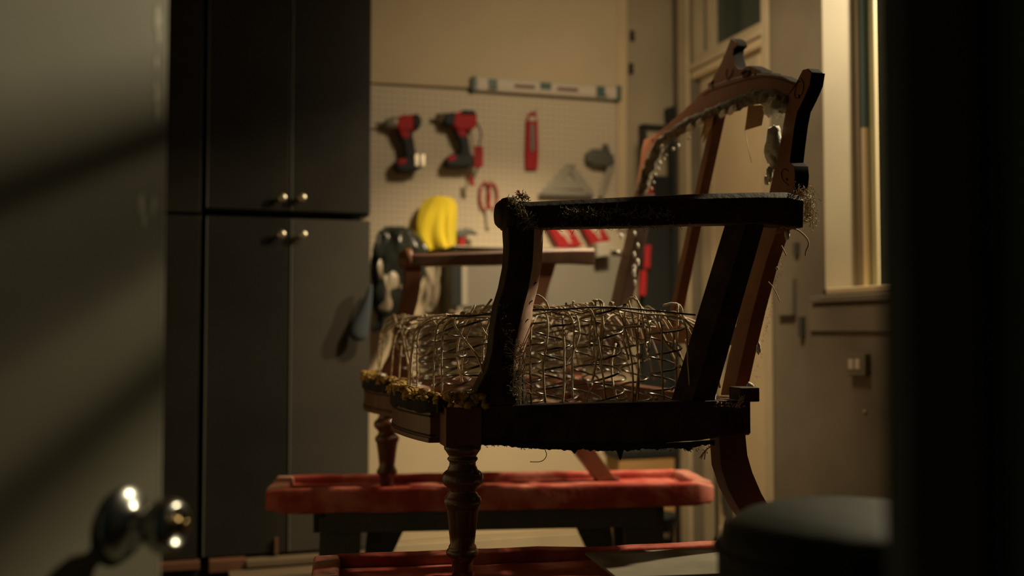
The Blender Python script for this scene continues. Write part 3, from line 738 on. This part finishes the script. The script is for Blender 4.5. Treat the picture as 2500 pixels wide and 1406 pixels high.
# serpentine front rail
def uf(v):
    f = v / WV
    return -.028 - .078 * math.sin(math.pi * min(1, max(0, f))) ** .6 * (.5 + .5 * math.cos(4 * math.pi * (f - .13) if False else 0)) + .070 * math.exp(-((f - .5) / .17) ** 2)
NV = 44
def rail(z0, z1, th, bulge=0):
    secs = []
    for i in range(NV + 1):
        v = .034 + (WV - .068) * i / NV
        u = uf(v)
        secs.append([S(u - bulge, v, z0), S(u - bulge, v, z1), S(u + th, v, z1), S(u + th, v, z0)])
    return loft(secs)
obj('front_rail', rail(ZB + .004, ZT - .012, .045), M['wood'], ch, bevel=.002)
for zz in (ZB + .010, ZT - .024):
    obj('rail_groove', rail(zz, zz + .0035, .01, .0015), M['groove'], ch)
obj('rail_bead', rail(ZB - .002, ZB + .008, .02, .003), M['wood'], ch, bevel=.002)
obj('rail_top', rail(ZT - .012, ZT + .004, .075, -.004), M['wood_pink'], ch, bevel=.002)

# side rails
def side_rail(v, near):
    top = [(1150, 990), (1300, 990), (1650, 994), (1812, 988)]
    us = [.03, .575]
    n = 24; secs = []
    for i in range(n + 1):
        f = i / n; u = lerp(.036, .578, f)
        zbt = ZB - .014 * math.sin(math.pi * f) + .006 * f + (noise.noise(Vector((f * 30, v, 0))) * .003)
        zt_ = ZT + .0 + .002 * f
        vv = v - (.026 if near else -.026) + (.03 * f if near else -.03 * f) * 0
        secs.append([S(u, vv, zbt), S(u, vv, zt_), S(u, vv + (.038 if near else -.038), zt_), S(u, vv + (.038 if near else -.038), zbt)])
    return obj('side_rail', loft(secs), M['wood_near_shade' if near else 'wood'], ch, bevel=.002)
side_rail(0.0, True); side_rail(WV, False)
# back rails
obj('back_rail', loft([[S(.545, v, ZB), S(.545, v, ZT), S(.59, v, ZT), S(.59, v, ZB)] for v in (.0, WV)]), M['wood'], ch, bevel=.003)
obj('corner_block', hexa(S(.555, -.028, ZT - .002), U_ * .042, V_ * .05, (0, 0, .028)), M['wood_near_shade'], ch, bevel=.002)
obj('corner_block', hexa(S(.555, WV - .02, ZT - .002), U_ * .042, V_ * .05, (0, 0, .028)), M['wood'], ch, bevel=.002)
for v0, v1, zz in ((.10, .96, None),):
    a = bk(1650, 795, .004).z; b = bk(1650, 838, .004).z
    zA, zB_ = .985, 1.012
    zlo, zhi = bk(1700, 840, .0).z, bk(1700, 798, .0).z
    def bp(v, z, off=0): return S(.595 + BL * (z - .872) + off, v, z)
    obj('lower_back_rail', loft([[bp(v, zlo, .004), bp(v, zhi, .004), bp(v, zhi, .034), bp(v, zlo, .034)] for v in (.10, .97)]), M['wood_orange'], ch, bevel=.002)

# rear legs (curved, square section)
def rear_leg(v, m):
    Lp = [(1753, 1085), (1757, 1140), (1775, 1195), (1802, 1245), (1830, 1283), (1862, 1325), (1895, 1368), (1918, 1396)]
    Rp = [(1812, 1000), (1822, 1090), (1834, 1150), (1858, 1205), (1885, 1250), (1918, 1300), (1952, 1350), (1980, 1396)]
    Lp = [(1752, 1000)] + Lp[:]; Rp = [(1812, 1000), (1818, 1070), (1822, 1110), (1834, 1152), (1856, 1203), (1884, 1252), (1916, 1300), (1950, 1350), (1976, 1396)]
    secs = []
    for (l, r) in zip(Lp, Rp):
        pl_ = nv(l[0], l[1], -.02) - V_ * (-.02); pr_ = nv(r[0], r[1], -.02) - V_ * (-.02)
        secs.append([pl_ + V_ * (v - .026), pr_ + V_ * (v - .026), pr_ + V_ * (v + .018), pl_ + V_ * (v + .018)])
    zm = min(p.z for p in secs[-1])
    for p in secs[-1]: p.z = ZF + .001
    return obj('rear_leg', loft(secs), M[m], ch, bevel=.004)
rear_leg(0, 'wood_dark'); rear_leg(WV - .03, 'wood')

# arm posts
def arm_post(v, near, du=0):
    Le = [(1238, 552), (1241, 600), (1238, 650), (1228, 700), (1214, 745), (1205, 800), (1199, 860), (1187, 905), (1166, 945), (1150, 992)]
    Re = [(1302, 552), (1300, 600), (1297, 650), (1288, 700), (1276, 745), (1264, 800), (1252, 860), (1250, 905), (1255, 945), (1262, 992)]
    s1, s2, s3 = [], [], []
    sg = 1 if near else -1
    for k, (l, r) in enumerate(zip(Le, Re)):
        a = nv(*l, -.02) + V_ * .02; b = nv(*r, -.02) + V_ * .02
        a = a + V_ * v + U_ * du; b = b + V_ * v + U_ * du
        n_, f_ = (-.024, .024)
        ext = U_ * ((.030 + .004 * (k > 4)) if near else .0)
        s1.append([a + V_ * n_, b + V_ * n_, b + ext + V_ * f_, a + V_ * f_])
    o = obj('arm_post', loft(s1), M['wood_near_shade' if near else 'wood'], ch, bevel=.003)
    if near:
        for k, (l, r) in enumerate(zip(Le[:8], Re[:8])):
            b = nv(*r, -.02) + V_ * .02
            bq = b + V_ * (-.0215) + U_ * .0012; bf = b + U_ * (.0305 + .004 * (k > 4)) + V_ * .0235
            nn = (bf - bq).normalized().cross(Vector((0, 0, 1)))
            s2.append([bq, bf, bf + nn * .0016, bq + nn * .0016])
        obj('raw_inner_face', loft(s2), M['wood_pink'], ch)
        for (x, y) in ((1298, 693), (1290, 738), (1282, 784)):
            xr = 1297 + (1276 - 1297) * max(0, y - 650) / 95
            nn = (U_ * .046 - V_ * .032).normalized()
            c = nv(xr, y, -.02) + V_ * .021 + U_ * .016 + nn * .0022
            obj('staple', merge(tube([c, c + (U_ + V_ * .6) * .006 + Vector((0, 0, .004))], .0012, 5), tube([c, c - Vector((0, 0, .003)) - U_ * .001], .0011, 5)), M['blackcloth'], ch)
    return o
arm_post(0, True); arm_post(WV, False, -.035)

# arms
def arm(v, near, du=0, dz=0):
    tp = [(1262, 489), (1300, 491), (1420, 485), (1560, 478), (1700, 472), (1850, 468), (1925, 468), (1962, 476)]
    bt = [(1262, 556), (1300, 557), (1420, 554), (1560, 552), (1700, 547), (1850, 545), (1925, 552), (1962, 556)]
    secs = []
    for a, b in zip(tp, bt):
        p = nv(*a, -.03) + V_ * .03; q = nv(*b, -.03) + V_ * .03
        p = p + V_ * v + U_ * du + Vector((0, 0, dz)); q = q + V_ * v + U_ * du + Vector((0, 0, dz))
        secs.append([q - V_ * .030, q - V_ * .033 + Vector((0, 0, (p.z - q.z) * .8)), p - V_ * .022, p + V_ * .018 + Vector((0, 0, .001)), p + V_ * .028 - Vector((0, 0, .01)), q + V_ * .022])
    if not near:
        for s in secs:
            for p in s: p.z = lerp(p.z, 1.205 + (.0), .25)
        secs = secs[:7]
    o = obj('arm', loft(secs), M['wood_near_shade' if near else 'wood_dark'], ch, bevel=.003)
    # scroll end
    c = nv(1256, 520, -.03) + V_ * (.03 + v) + U_ * du + Vector((0, 0, dz))
    obj('scroll', merge(lathe(c - U_ * .030, U_, [(0, .012), (.002, .020), (.008, .026), (.012, .027), (.013, .030), (.022, .033), (.034, .033), (.040, .028)], 28)), M['wood_near_shade' if near else 'wood'], ch, smooth=True)
    return o
arm(0, True); arm(WV, False, -.030, -.012)
# arm braces
def brace(v, near, du=0):
    Lt, Rt, Lb, Rb = (1800, 540), (1866, 540), (1663, 990), (1738, 990)
    secs = []
    for l, r in ((Lb, Rb), (Lt, Rt)):
        a = nv(*l, -.01) + V_ * .01; b = nv(*r, -.01) + V_ * .01
        a = a + V_ * v + U_ * du; b = b + V_ * v + U_ * du
        secs.append([a + V_ * .028 - U_ * .008, a + U_ * .018 - V_ * .016, b - V_ * .016, b + V_ * .02])
    return obj('arm_brace', loft(secs), M['wood_near_shade' if near else 'wood'], ch, bevel=.002)
brace(0, True); brace(WV, False, -.10)

# back frame : front-face outline traced on the leaning plane
outer = [(1981, 177), (1971, 167), (1958, 170), (1953, 184), (1946, 202), (1928, 197), (1907, 186), (1882, 181),
         (1857, 179), (1830, 182), (1800, 188), (1770, 196), (1745, 206), (1725, 216), (1708, 227), (1693, 246), (1683, 254), (1672, 266), (1640, 294), (1612, 319), (1590, 333), (1572, 341), (1565, 366), (1562, 398), (1555, 437), (1548, 472)]
inner = [(1921, 259), (1921, 259), (1919, 252), (1915, 245), (1907, 238), (1895, 231), (1882, 227), (1866, 227),
         (1850, 229), (1834, 233), (1812, 240), (1782, 252), (1760, 261), (1747, 266), (1725, 274), (1711, 280), (1700, 285), (1690, 290), (1665, 304), (1640, 320), (1622, 333), (1612, 341), (1594, 369), (1580, 398), (1568, 437), (1557, 472)]
TB = .030
def band(pa, pb, th=TB, o=0):
    secs = []
    for a, b in zip(pa, pb):
        A, B = bk(*a, o), bk(*b, o)
        secs.append([A, B, B + U_ * th, A + U_ * th])
    return loft(secs)
obj('crest_rail', band(outer, inner), M['wood_show'], ch, bevel=.003)
M['side_shade'] = mat('black_shaded_edge', (.014, .010, .008), .8, spec=.08)  # unlit side faces: their shade is put into this near-black colour
def shade_edges(o):
    o.data.materials.append(M['side_shade'])
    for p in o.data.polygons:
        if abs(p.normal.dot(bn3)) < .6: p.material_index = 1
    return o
shade_edges(bpy.data.objects['crest_rail'])
# near stile upper (scrolled)
so_ = [(1981, 177), (1976, 209), (1960, 245), (1946, 273), (1939, 309), (1932, 362), (1928, 396), (1939, 405), (1941, 430), (1937, 470)]
si_ = [(1921, 259), (1921, 259.5), (1920, 262), (1916, 285), (1912, 305), (1906, 344), (1897, 396), (1893, 405), (1887, 430), (1878, 470)]
shade_edges(obj('stile', band(so_, si_, .032), M['wood_show'], ch, bevel=.003))
sl_o = [(1937, 468), (1905, 540), (1870, 640), (1838, 760), (1812, 870), (1792, 960)]
sl_i = [(1878, 468), (1862, 540), (1833, 640), (1804, 760), (1778, 870), (1758, 965)]
obj('stile_lower', band(sl_o, sl_i, .030), M['wood_orange'], ch, bevel=.002)
# felt / tack strip over the near side of the lower stile
def strip(pa, th, m, nm, o=-.002, wv=.004):
    return None
# far stile
fo = [(1548, 472), (1538, 530), (1522, 600), (1505, 670), (1490, 740), (1472, 830), (1458, 900)]
fi = [(1572, 472), (1562, 530), (1547, 600), (1530, 670), (1516, 740), (1499, 830), (1486, 900)]
obj('far_stile', band(fo, fi, .034), M['wood_dark'], ch, bevel=.002).name = 'stile'
# crest ornament: fin and side hump
fin = [(1784, 93), (1793, 97), (1798, 104), (1799, 112), (1791, 120), (1789, 134), (1793, 148), (1796, 160), (1803, 167), (1812, 168), (1822, 161), (1832, 160), (1842, 164), (1856, 171), (1860, 176), (1878, 178), (1884, 186), (1850, 187), (1800, 196), (1760, 207), (1728, 216), (1727, 204), (1736, 198), (1750, 174), (1768, 135), (1779, 106)]
shade_edges(obj('crest_finial', prism([bk(x, y, .001) for x, y in fin], U_ * .030), M['wood_show'], ch, bevel=.002))
# carved scroll grooves
def carve(pts, r=.0010, o=-.0004):
    return tube(smooth_path([bk(x, y, o) for x, y in pts], 5), r, 5)
gro = [carve([(1955, 190), (1962, 205), (1958, 228), (1945, 240), (1940, 228), (1946, 205), (1955, 198)]), carve([(1950, 232), (1951, 236), (1952, 239)], .002),
       carve([(1925, 418), (1915, 412), (1908, 422), (1912, 440), (1925, 452)]), carve([(1920, 436), (1922, 440)], .0022),
       carve([(1938, 206), (1905, 194), (1870, 188), (1835, 192), (1790, 203), (1740, 219), (1716, 232)], .0008),
       carve([(1776, 168), (1772, 180), (1776, 194), (1784, 184), (1790, 168)]), carve([(1741, 196), (1737, 206), (1742, 212)], .003),
       carve([(1812, 180), (1822, 172), (1830, 174), (1826, 184), (1815, 186)], .0035), carve([(1842, 180), (1844, 181)], .0022), carve([(1592, 336), (1596, 340)], .002)]
obj('carved_groove', merge(*gro), M['groove'], ch, kind='stuff')
# centre post
cpo = [(1735, 300), (1714, 420), (1690, 560), (1664, 680), (1644, 760), (1632, 830)]
cpi = [(1757, 292), (1741, 420), (1715, 560), (1688, 680), (1668, 760), (1656, 830)]
cpo = [(1739, 272), (1704, 430), (1676, 560), (1650, 680), (1634, 760), (1622, 830)]
cpi = [(1753, 268), (1717, 430), (1689, 560), (1663, 680), (1647, 760), (1635, 830)]
obj('centre_post', loft([[bk(*a, .004), bk(*b, .004), bk(*b, .004) + U_ * .026, bk(*a, .004) + U_ * .026] for a, b in zip(cpo, cpi)]), M['wood_orange'], ch, bevel=.002)

# stuffing roll along the inner edge of the crest rail
ins = [(1921, 262), (1917, 250), (1905, 241), (1880, 236), (1850, 238), (1818, 246), (1782, 260), (1747, 274), (1711, 289), (1676, 306), (1645, 326), (1618, 346), (1600, 374), (1587, 402), (1575, 437), (1565, 472)]
path = smooth_path([bk(x, y, .004) for x, y in ins], 8)
secs = []
nsd = 12
for i, p in enumerate(path):
    t = (path[min(i + 1, len(path) - 1)] - path[max(0, i - 1)]).normalized()
    e1 = bn3; e2 = t.cross(e1)
    rr = [.0150 * (1 + .45 * noise.noise(p * 60 + Vector((k, 0, 0)))) for k in range(nsd)]
    secs.append([p + (e1 * math.cos(2 * math.pi * k / nsd) * rr[k] * 1.1 + e2 * math.sin(2 * math.pi * k / nsd) * rr[k]) for k in range(nsd)])
obj('stuffing_roll', loft(secs), M['felt'], ch, smooth=True, kind='stuff')
bat = [ico(bk(1895, 262, -.006), .027, 3, .5, 2.5, 1, (1, .9, .8)), ico(bk(1900, 248, .0), .014, 3, .5, 3, 2), ico(bk(1889, 355, -.002), .022, 3, .35, 2, 3, (.9, .8, 2.0)), ico(bk(1888, 390, .002), .011, 3, .5, 2, 4, (.8, .8, 2.0)),
       ico(bk(1879, 425, .002), .008, 3, .6, 3, 5, (.8, .8, 2)), ico(bk(1788, 268, -.004), .016, 3, .4, 2.5, 6, (.45, 2.6, .55)), ico(bk(1765, 277, -.004), .014, 3, .4, 2.5, 7, (.45, 2.4, .55)), ico(bk(1708, 300, -.004), .015, 3, .4, 2.5, 8, (.45, 2.8, .55)), ico(bk(1684, 312, -.004), .014, 3, .4, 2.5, 8, (.45, 2.8, .55)), ico(bk(1616, 360, -.004), .010, 3, .4, 2.5, 9, (.4, 2, .8)),
       ico(bk(1872, 440, .002), .006, 2, .6, 3, 5, (.8, .8, 2))]
obj('cotton_batting', merge(*bat), M['batting'], ch, smooth=True, kind='stuff')
glint = [ico(bk(x, y, .012), r_ * .001, 2, .6, 3, x) for x, y, r_ in ((1682, 338, 4), (1655, 355, 5), (1643, 364, 5), (1626, 379, 4), (1610, 398, 5), (1607, 412, 4), (1600, 426, 4), (1596, 445, 3), (1590, 460, 4), (1622, 388, 3))]
obj('glint_bead', merge(*glint), M['batting'], ch, smooth=True, kind='stuff')  # bright glints put in as small white beads
obj('torn_strip', prism([bk(x, y, -.006) for x, y in ((1722, 288), (1742, 284), (1736, 312), (1724, 335), (1716, 348), (1719, 325), (1710, 338), (1716, 312))], U_ * .002), M['flap'], ch)
# webbing flap and loose thread
fl_ = [bk(x, y, -.004) for x, y in ((1826, 258), (1868, 256), (1862, 285), (1858, 306), (1838, 312), (1818, 318), (1822, 290))]
obj('webbing_flap', prism(fl_, U_ * .002), M['flap'], ch)
thr = [tube(smooth_path([bk(1818, 316, 0), bk(1822, 335, 0), bk(1826, 358, -.01), bk(1831, 380, -.01), bk(1835, 397, 0)], 5), .0008, 5),
       tube(smooth_path([nv(1925, 556, 0), nv(1948, 562, 0), nv(1968, 580, 0), nv(1974, 596, 0), nv(1968, 612, 0), nv(1966, 624, 0)], 5), .0018, 6),
       tube(smooth_path([nv(1876, 688, 0), nv(1890, 705, 0), nv(1904, 736, 0)], 5), .0010, 5),
       tube(smooth_path([nv(1908, 600, 0), nv(1914, 612, 0), nv(1920, 624, 0)], 4), .0014, 5),
       tube(smooth_path([nv(1330, 1096, 0), nv(1334, 1112, 0), nv(1322, 1126, 0), nv(1294, 1127, 0)], 5), .0008, 5),
       tube(smooth_path([nv(1735, 1090, 0), nv(1722, 1100, 0), nv(1708, 1118, 0)], 4), .0013, 5), tube([nv(1722, 1100, 0), nv(1720, 1122, 0)], .0012, 5), tube([nv(1720, 1102, 0), nv(1712, 1120, 0)], .0011, 5)]
obj('loose_thread', merge(*thr), M['fibre'], ch, smooth=True, kind='stuff')

# white rag bits behind the stiles
bits = [ico(nv(1922, 573, 0), .007, 2, .7, 3, 11, (.7, .7, 1.6)), ico(nv(1852, 850, .02), .007, 2, .7, 3, 12, (.7, .7, 1.8)), ico(nv(1833, 945, .02), .009, 2, .8, 3, 13, (1, .7, 1.2)),
        ico(nv(1742, 970, -.0), .008, 2, .7, 3, 14, (.6, .7, 1.6)), ico(nv(1975, 505, -.0), .012, 3, .6, 4, 15, (.6, 1, 1.8)), ico(nv(1897, 655, .02), .003, 2, .7, 3, 16)]
bits += [ico(bk(x + R(-4, 4), y, -.004 - R(0, .01)), R(.004, .009), 2, .8, 3, y, (.7, .7, 1.5)) for x, y in ((1552, 570), (1557, 600), (1552, 622), (1556, 640), (1548, 655), (1551, 668), (1546, 690), (1512, 620), (1520, 575))]
obj('cotton_tuft', merge(*bits), M['batting'], ch, smooth=True, kind='stuff')

# fibres clinging to the frame
fib = []
def cl(px0, py0, px1, py1, n, v, L, r=.0006, curl=.7, jit=.004):
    for i in range(n):
        f = R(0, 1)
        p = nv(lerp(px0, px1, f), lerp(py0, py1, f), v) + Vector((R(-jit, jit), R(-jit, jit), R(-jit, jit)))
        fib.append(squiggle(p, (R(-1, 1), R(-1, .3), R(-1, 1)), R(.4, 1) * L, r, 6, curl))
cl(1975, 470, 1980, 540, 170, -.02, .026, .00055, .9, .009)
cl(1940, 465, 1970, 470, 30, -.02, .02)
cl(1268, 838, 1262, 975, 170, -.028, .030, .0006, .9, .009)
cl(1922, 562, 1840, 950, 170, .10, .009, .0003)
cl(1935, 545, 1900, 560, 30, -.01, .02)
cl(1800, 990, 1815, 965, 40, -.03, .008)
cl(1740, 985, 1810, 990, 40, -.03, .008)
obj('frayed_fibre', merge(*fib), M['fibre'], ch, kind='stuff')
fib = []
cl(1250, 490, 1300, 550, 160, -.034, .022, .0007, .9, .008)
cl(1262, 478, 1290, 486, 60, -.02, .016, .0007, .9, .004)
cl(1370, 515, 1490, 525, 150, -.036, .018, .0006, .9, .008)
cl(1490, 515, 1640, 525, 130, -.036, .014, .0006, .9, .008)
cl(1300, 556, 1700, 549, 90, -.03, .016, .0005, .4, .003)
cl(1220, 700, 1260, 960, 40, -.036, .012, .0006, .8, .01)
cl(1180, 1085, 1740, 1096, 110, -.02, .010, .0008, .7, .004)
obj('tow_fibre', merge(*fib), M['fibre_d'], ch, kind='stuff')
rt = obj('red_thread', merge(*[squiggle(nv(1268 + R(-3, 3), 478, -.02), (R(-.3, .3), 0, 1), .012, .0009, 4, .5) for _ in range(5)]), M['redp'], ch, kind='stuff')

# ragged black dust cover under the side rail and torn cloth on the front rail
V, F = [], []
n = 220
for i in range(n + 1):
    f = i / n; x = lerp(1170, 1745, f)
    b = 1083 + 17 * math.sin(math.pi * (x - 1150) / 650)
    q = noise.noise(Vector((x * .02, 1, 0))) * 7 + noise.noise(Vector((x * .11, 5, 0))) * 4
    tear = 26 * max(0, 1 - abs(x - 1514) / 9) + 9 * max(0, 1 - abs(x - 1402) / 8) + 8 * max(0, 1 - abs(x - 1680) / 10)
    V += [nv(x, b - 14, -.0275), nv(x, b + max(-5, q) + tear, -.0275)]
for i in range(n): F.append((2 * i, 2 * i + 2, 2 * i + 3, 2 * i + 1))
obj('dust_cover_scrap', (V, F), M['blackcloth'], ch, solid=.0015, kind='stuff')
# black cloth band around front rail top
def cband(z0, z1, th, bulge):
    secs = []
    for i in range(91):
        v = -.012 + (WV - .0) * i / 90
        u = uf(min(max(v, .03), WV - .03)) if .03 < v < WV - .03 else -.034
        n1 = noise.noise(Vector((v * 22, 3, 0))) * .008; n2 = noise.noise(Vector((v * 30, 8, 0))) * .004
        secs.append([S(u - bulge - n2, v, z0 + n1), S(u - bulge - n2 * .5, v, z1), S(u + th, v, z1 + .002)])
    return loft(secs, True, False)
obj('torn_black_cloth', cband(ZT - .016, ZT + .012, .01, .004), M['blackcloth'], ch, smooth=True, solid=.0015, kind='stuff')
# yellow crumbled foam edge
fm = []
for i in range(420):
    v = R(-.02, WV); u = (uf(v) if .03 < v < WV - .03 else -.034) + R(-.006, .020)
    fm.append(ico(S(u, v, ZT + .010 + R(-.005, .012)), R(.004, .010), 1 if i % 3 else 2, .8, 3, i, (1, R(.8, 1.6), R(.5, .9))))
for i in range(60):
    fm.append(ico(S(R(-.03, .045), R(-.028, -.015), ZT + .008 + R(-.008, .012)), R(.004, .009), 1, .8, 3, i + 900))
obj('foam_edge', merge(*fm), M['foam'], ch, smooth=True, kind='stuff')
fw = []
for i in range(60):
    v = R(.1, WV - .05); fw.append(ico(S(uf(v) + R(.02, .05), v, ZT + .008 + R(0, .006)), R(.005, .012), 2, .6, 3, i, (1, 1.8, .4)))
obj('wadding', merge(*fw), M['batting'], ch, smooth=True, kind='stuff')

# webbing straps
for v in (.12, .27, .42, .55, .69, .84, .98):
    secs = []
    for i in range(9):
        u = lerp(-.05 if .1 < v < 1.0 else 0.02, .56, i / 8)
        z = ZB + .002 - .006 * math.sin(math.pi * i / 8)
        secs.append([S(u, v - .025, z), S(u, v + .025, z), S(u, v + .025, z + .0018), S(u, v - .025, z + .0018)])
    obj('webbing_strap', loft(secs), M['webbing'], ch)
for u in (.10, .22, .34, .46):
    secs = []
    for i in range(13):
        v = lerp(.01, WV - .01, i / 12)
        z = ZB - .001 - .006 * math.sin(math.pi * i / 12) + .002 * (-1) ** i
        secs.append([S(u - .025, v, z), S(u + .025, v, z), S(u + .025, v, z + .0018), S(u - .025, v, z + .0018)])
    obj('webbing_strap', loft(secs), M['webbing'], ch)

# coil springs
HS = .245
def spring_mesh(seed, turns=5.6, h=HS):
    rnd = random.Random(seed); n = int(turns * 20); pts = []
    for i in range(n + 1):
        f = i / n
        r = .027 + .021 * abs(2 * f - 1) ** 1.3
        a = 2 * math.pi * turns * f + seed
        z = h * (.5 + .5 * (2 * f - 1) * (.85 + .15 * (2 * f - 1) ** 2))
        pts.append(Vector((math.cos(a) * r, math.sin(a) * r, z + rnd.uniform(-.0008, .0008))))
    v, f = tube(pts, .0023, 6)
    me = bpy.data.meshes.new('coil_spring'); me.from_pydata([tuple(q) for q in v], [], f); me.materials.append(M['steel'])
    me.polygons.foreach_set('use_smooth', [True] * len(me.polygons)); return me
sm = [spring_mesh(s) for s in (1, 2, 3)]
tops = {}
US = [.075, .195, .315, .435]; VS = [.085, .235, .385, .54, .695, .85, 1.0]
for i, u in enumerate(US):
    for j, v in enumerate(VS):
        o = bpy.data.objects.new('coil_spring', sm[(i + 2 * j) % 3]); col.objects.link(o); o.parent = ch
        base = S(u + R(-.012, .012), v + R(-.012, .012), ZB + .006)
        o.location = base - ORG[ch.name]
        hk = (.95, 1.04, 1.03, .99)[i] * R(.95, 1.05)
        if j == 0: hk *= .97
        tx, ty = R(-.10, .10), R(-.10, .10) - (.14 if i == 0 else 0) + (.0 if i < 3 else .05)
        rot = Matrix.Rotation(R(0, 6.28), 3, 'Z'); tilt = Matrix.Rotation(tx, 3, U_) @ Matrix.Rotation(ty, 3, V_)
        o.rotation_euler = (tilt @ rot).to_euler(); o.scale = (1, 1, hk)
        tops[i, j] = base + tilt @ Vector((0, 0, HS * hk))
# twine lashing
def twine(pts, r=.0019, j=.004, k=5, nm='twine'):
    pts = [Vector(p) + Vector((R(-j, j), R(-j, j), R(-j, j))) for p in pts]
    P_ = smooth_path(pts, k)
    return tube([p + Vector((R(-1, 1), R(-1, 1), R(-1, 1))) * .0006 for p in P_], r, 6)
def over(a, b, sag=.01): m = (a + b) / 2; m.z -= sag; return m
for j, v in enumerate(VS):
    grp = []
    for s in range(2):
        dv = (-.03, 0.02, .035)[s]
        T = [tops[i, j] + V_ * dv + Vector((0, 0, -.003 if s != 1 else .001)) for i in range(4)]
        front = S(uf(min(max(v + dv, .04), WV - .04)) + .035, v + dv, ZT + .006)
        p = [front, lerp(front, T[0], .5) - U_ * .03 + Vector((0, 0, .035)), T[0] - U_ * .04 + Vector((0, 0, -.012)), T[0]]
        for i in range(3): p += [over(T[i], T[i + 1], R(.004, .022)), T[i + 1]]
        back = S(.555, v + dv, ZT + .02)
        p += [T[3] + U_ * .045 + Vector((0, 0, -.02)), lerp(T[3], back, .6) + U_ * .02, back]
        grp.append(twine(p, R(.0018, .0024)))
    for g_ in grp: obj('twine', g_, M['twine'], ch, smooth=True)
for i in range(4):
    for s in range(2):
        du = (-.03, .025)[s]
        T = [tops[i, j] + U_ * du + Vector((0, 0, R(-.006, .003))) for j in range(7)]
        a = S(US[i] + du, .0, ZT + .004); b = S(US[i] + du, WV - .01, ZT + .004)
        p = [a, a + Vector((0, 0, .07)) + V_ * .008, T[0] - V_ * .05 - Vector((0, 0, .03)), T[0]]
        for j in range(6): p += [over(T[j], T[j + 1], R(.004, .02)), T[j + 1]]
        p += [T[6] + V_ * .045 - Vector((0, 0, .03)), b + Vector((0, 0, .06)), b]
        obj('twine', twine(p, R(.0018, .0023)), M['twine'], ch, smooth=True)
# diagonal ties
for k in range(16):
    i = random.randrange(3); j = random.randrange(6)
    a, b = tops[i, j], tops[i + 1, j + 1]
    if k % 2: a, b = tops[i, j + 1], tops[i + 1, j]
    obj('twine', twine([a - Vector((0, 0, R(.02, .12))), lerp(a, b, .3) + Vector((0, 0, R(-.02, .006))), lerp(a, b, .7) - Vector((0, 0, R(0, .03))), b - Vector((0, 0, R(.02, .14)))], .0021), M['twine'], ch, smooth=True)
# tall loops standing on the near springs and vertical ties down to the rail
def tie(x0, y0, x1, y1, v0, v1, bow=.0, r=.0023):
    a = nv(x0, y0, v0); b = nv(x1, y1, v1)
    return twine([a, lerp(a, b, .33) + U_ * bow, lerp(a, b, .66) + U_ * bow, b], r, .002)
VT = [(1372, 772, 1376, 985, .05, .0, .002), (1298, 748, 1296, 986, .05, -.0, .0), (1446, 738, 1438, 850, .08, .06, 0), (1456, 734, 1452, 870, .08, .06, -.002), (1466, 734, 1468, 895, .08, .05, .003),
      (1472, 740, 1430, 985, .09, .02, .006), (1535, 730, 1548, 985, .10, .03, .012), (1548, 726, 1580, 860, .09, .05, .016), (1527, 742, 1535, 880, .09, .07, -.006), (1560, 745, 1556, 975, .09, .04, .0), (1610, 760, 1640, 850, .08, .05, .012),
      (1655, 745, 1650, 985, .10, .04, .0), (1672, 830, 1640, 985, .12, .04, .02), (1400, 748, 1372, 900, .14, .1, .02), (1505, 840, 1508, 980, .15, .08, -.01), (1225, 730, 1190, 930, .12, .10, -.02), (1200, 730, 1128, 930, .10, .14, -.02), (1160, 745, 1130, 935, .2, .2, -.02)]
for t_ in VT: obj('twine', tie(*t_), M['twine'], ch, smooth=True)
loops = [[(1520, 760, .1), (1530, 735, .1), (1545, 727, .09), (1562, 745, .08), (1572, 790, .07), (1578, 850, .06)],
         [(1440, 760, .09), (1446, 738, .08), (1456, 733, .08), (1468, 737, .08), (1474, 765, .08)],
         [(1620, 745, .1), (1640, 740, .1), (1662, 748, .1), (1668, 775, .1), (1690, 790, .12), (1716, 800, .14)],
         [(1590, 760, .08), (1608, 790, .06), (1620, 830, .05), (1645, 855, .05), (1662, 870, .05)],
         [(1480, 790, .08), (1520, 800, .07), (1560, 798, .07), (1600, 800, .08)],
         [(1345, 770, .07), (1332, 735, .06), (1305, 718, .06), (1275, 722, .07)],
         [(1400, 735, .1), (1398, 745, .1), (1408, 756, .1), (1420, 762, .1)],
         [(1655, 770, .2), (1690, 782, .25), (1720, 796, .3), (1750, 800, .3)]]
for lp in loops: obj('twine', twine([nv(*p) for p in lp], .0027, .001, 8), M['twine'], ch, smooth=True)
# knots
kn_ = [ico(tops[i, j] + Vector((R(-.02, .02), R(-.02, .02), R(-.006, .004))), R(.004, .0065), 1, .6, 3, i * 9 + j + q) for i in range(4) for j in range(7) for q in range(3)]
kn_ += [ico(nv(x, y, .03), R(.004, .007), 1, .6, 3, x) for x, y in ((1560, 870), (1460, 900), (1440, 940), (1545, 965), (1640, 950), (1660, 895), (1568, 880), (1600, 975), (1530, 985), (1425, 960))]
obj('twine_knot', merge(*kn_), M['twine'], ch, smooth=True, kind='stuff')
# crown edge wires
for rowj in (0,):
    pth = [tops[0, 0] - U_ * .05, tops[0, 0], over(tops[0, 0], tops[1, 0], -.004), tops[1, 0], tops[2, 0], tops[3, 0] + U_ * .045]
    obj('edge_wire', tube(smooth_path([p - V_ * .045 - Vector((0, 0, .004)) for p in pth], 6), .0019, 6), M['steel'], ch, smooth=True)
# twine rope end hanging on the lower back rail
obj('twine', twine([bp(v, zhi + .006 + R(0, .006), .01) for v in (.12, .2, .28, .36, .44, .52, .6)], .0032, .003), M['twine'], ch, smooth=True)
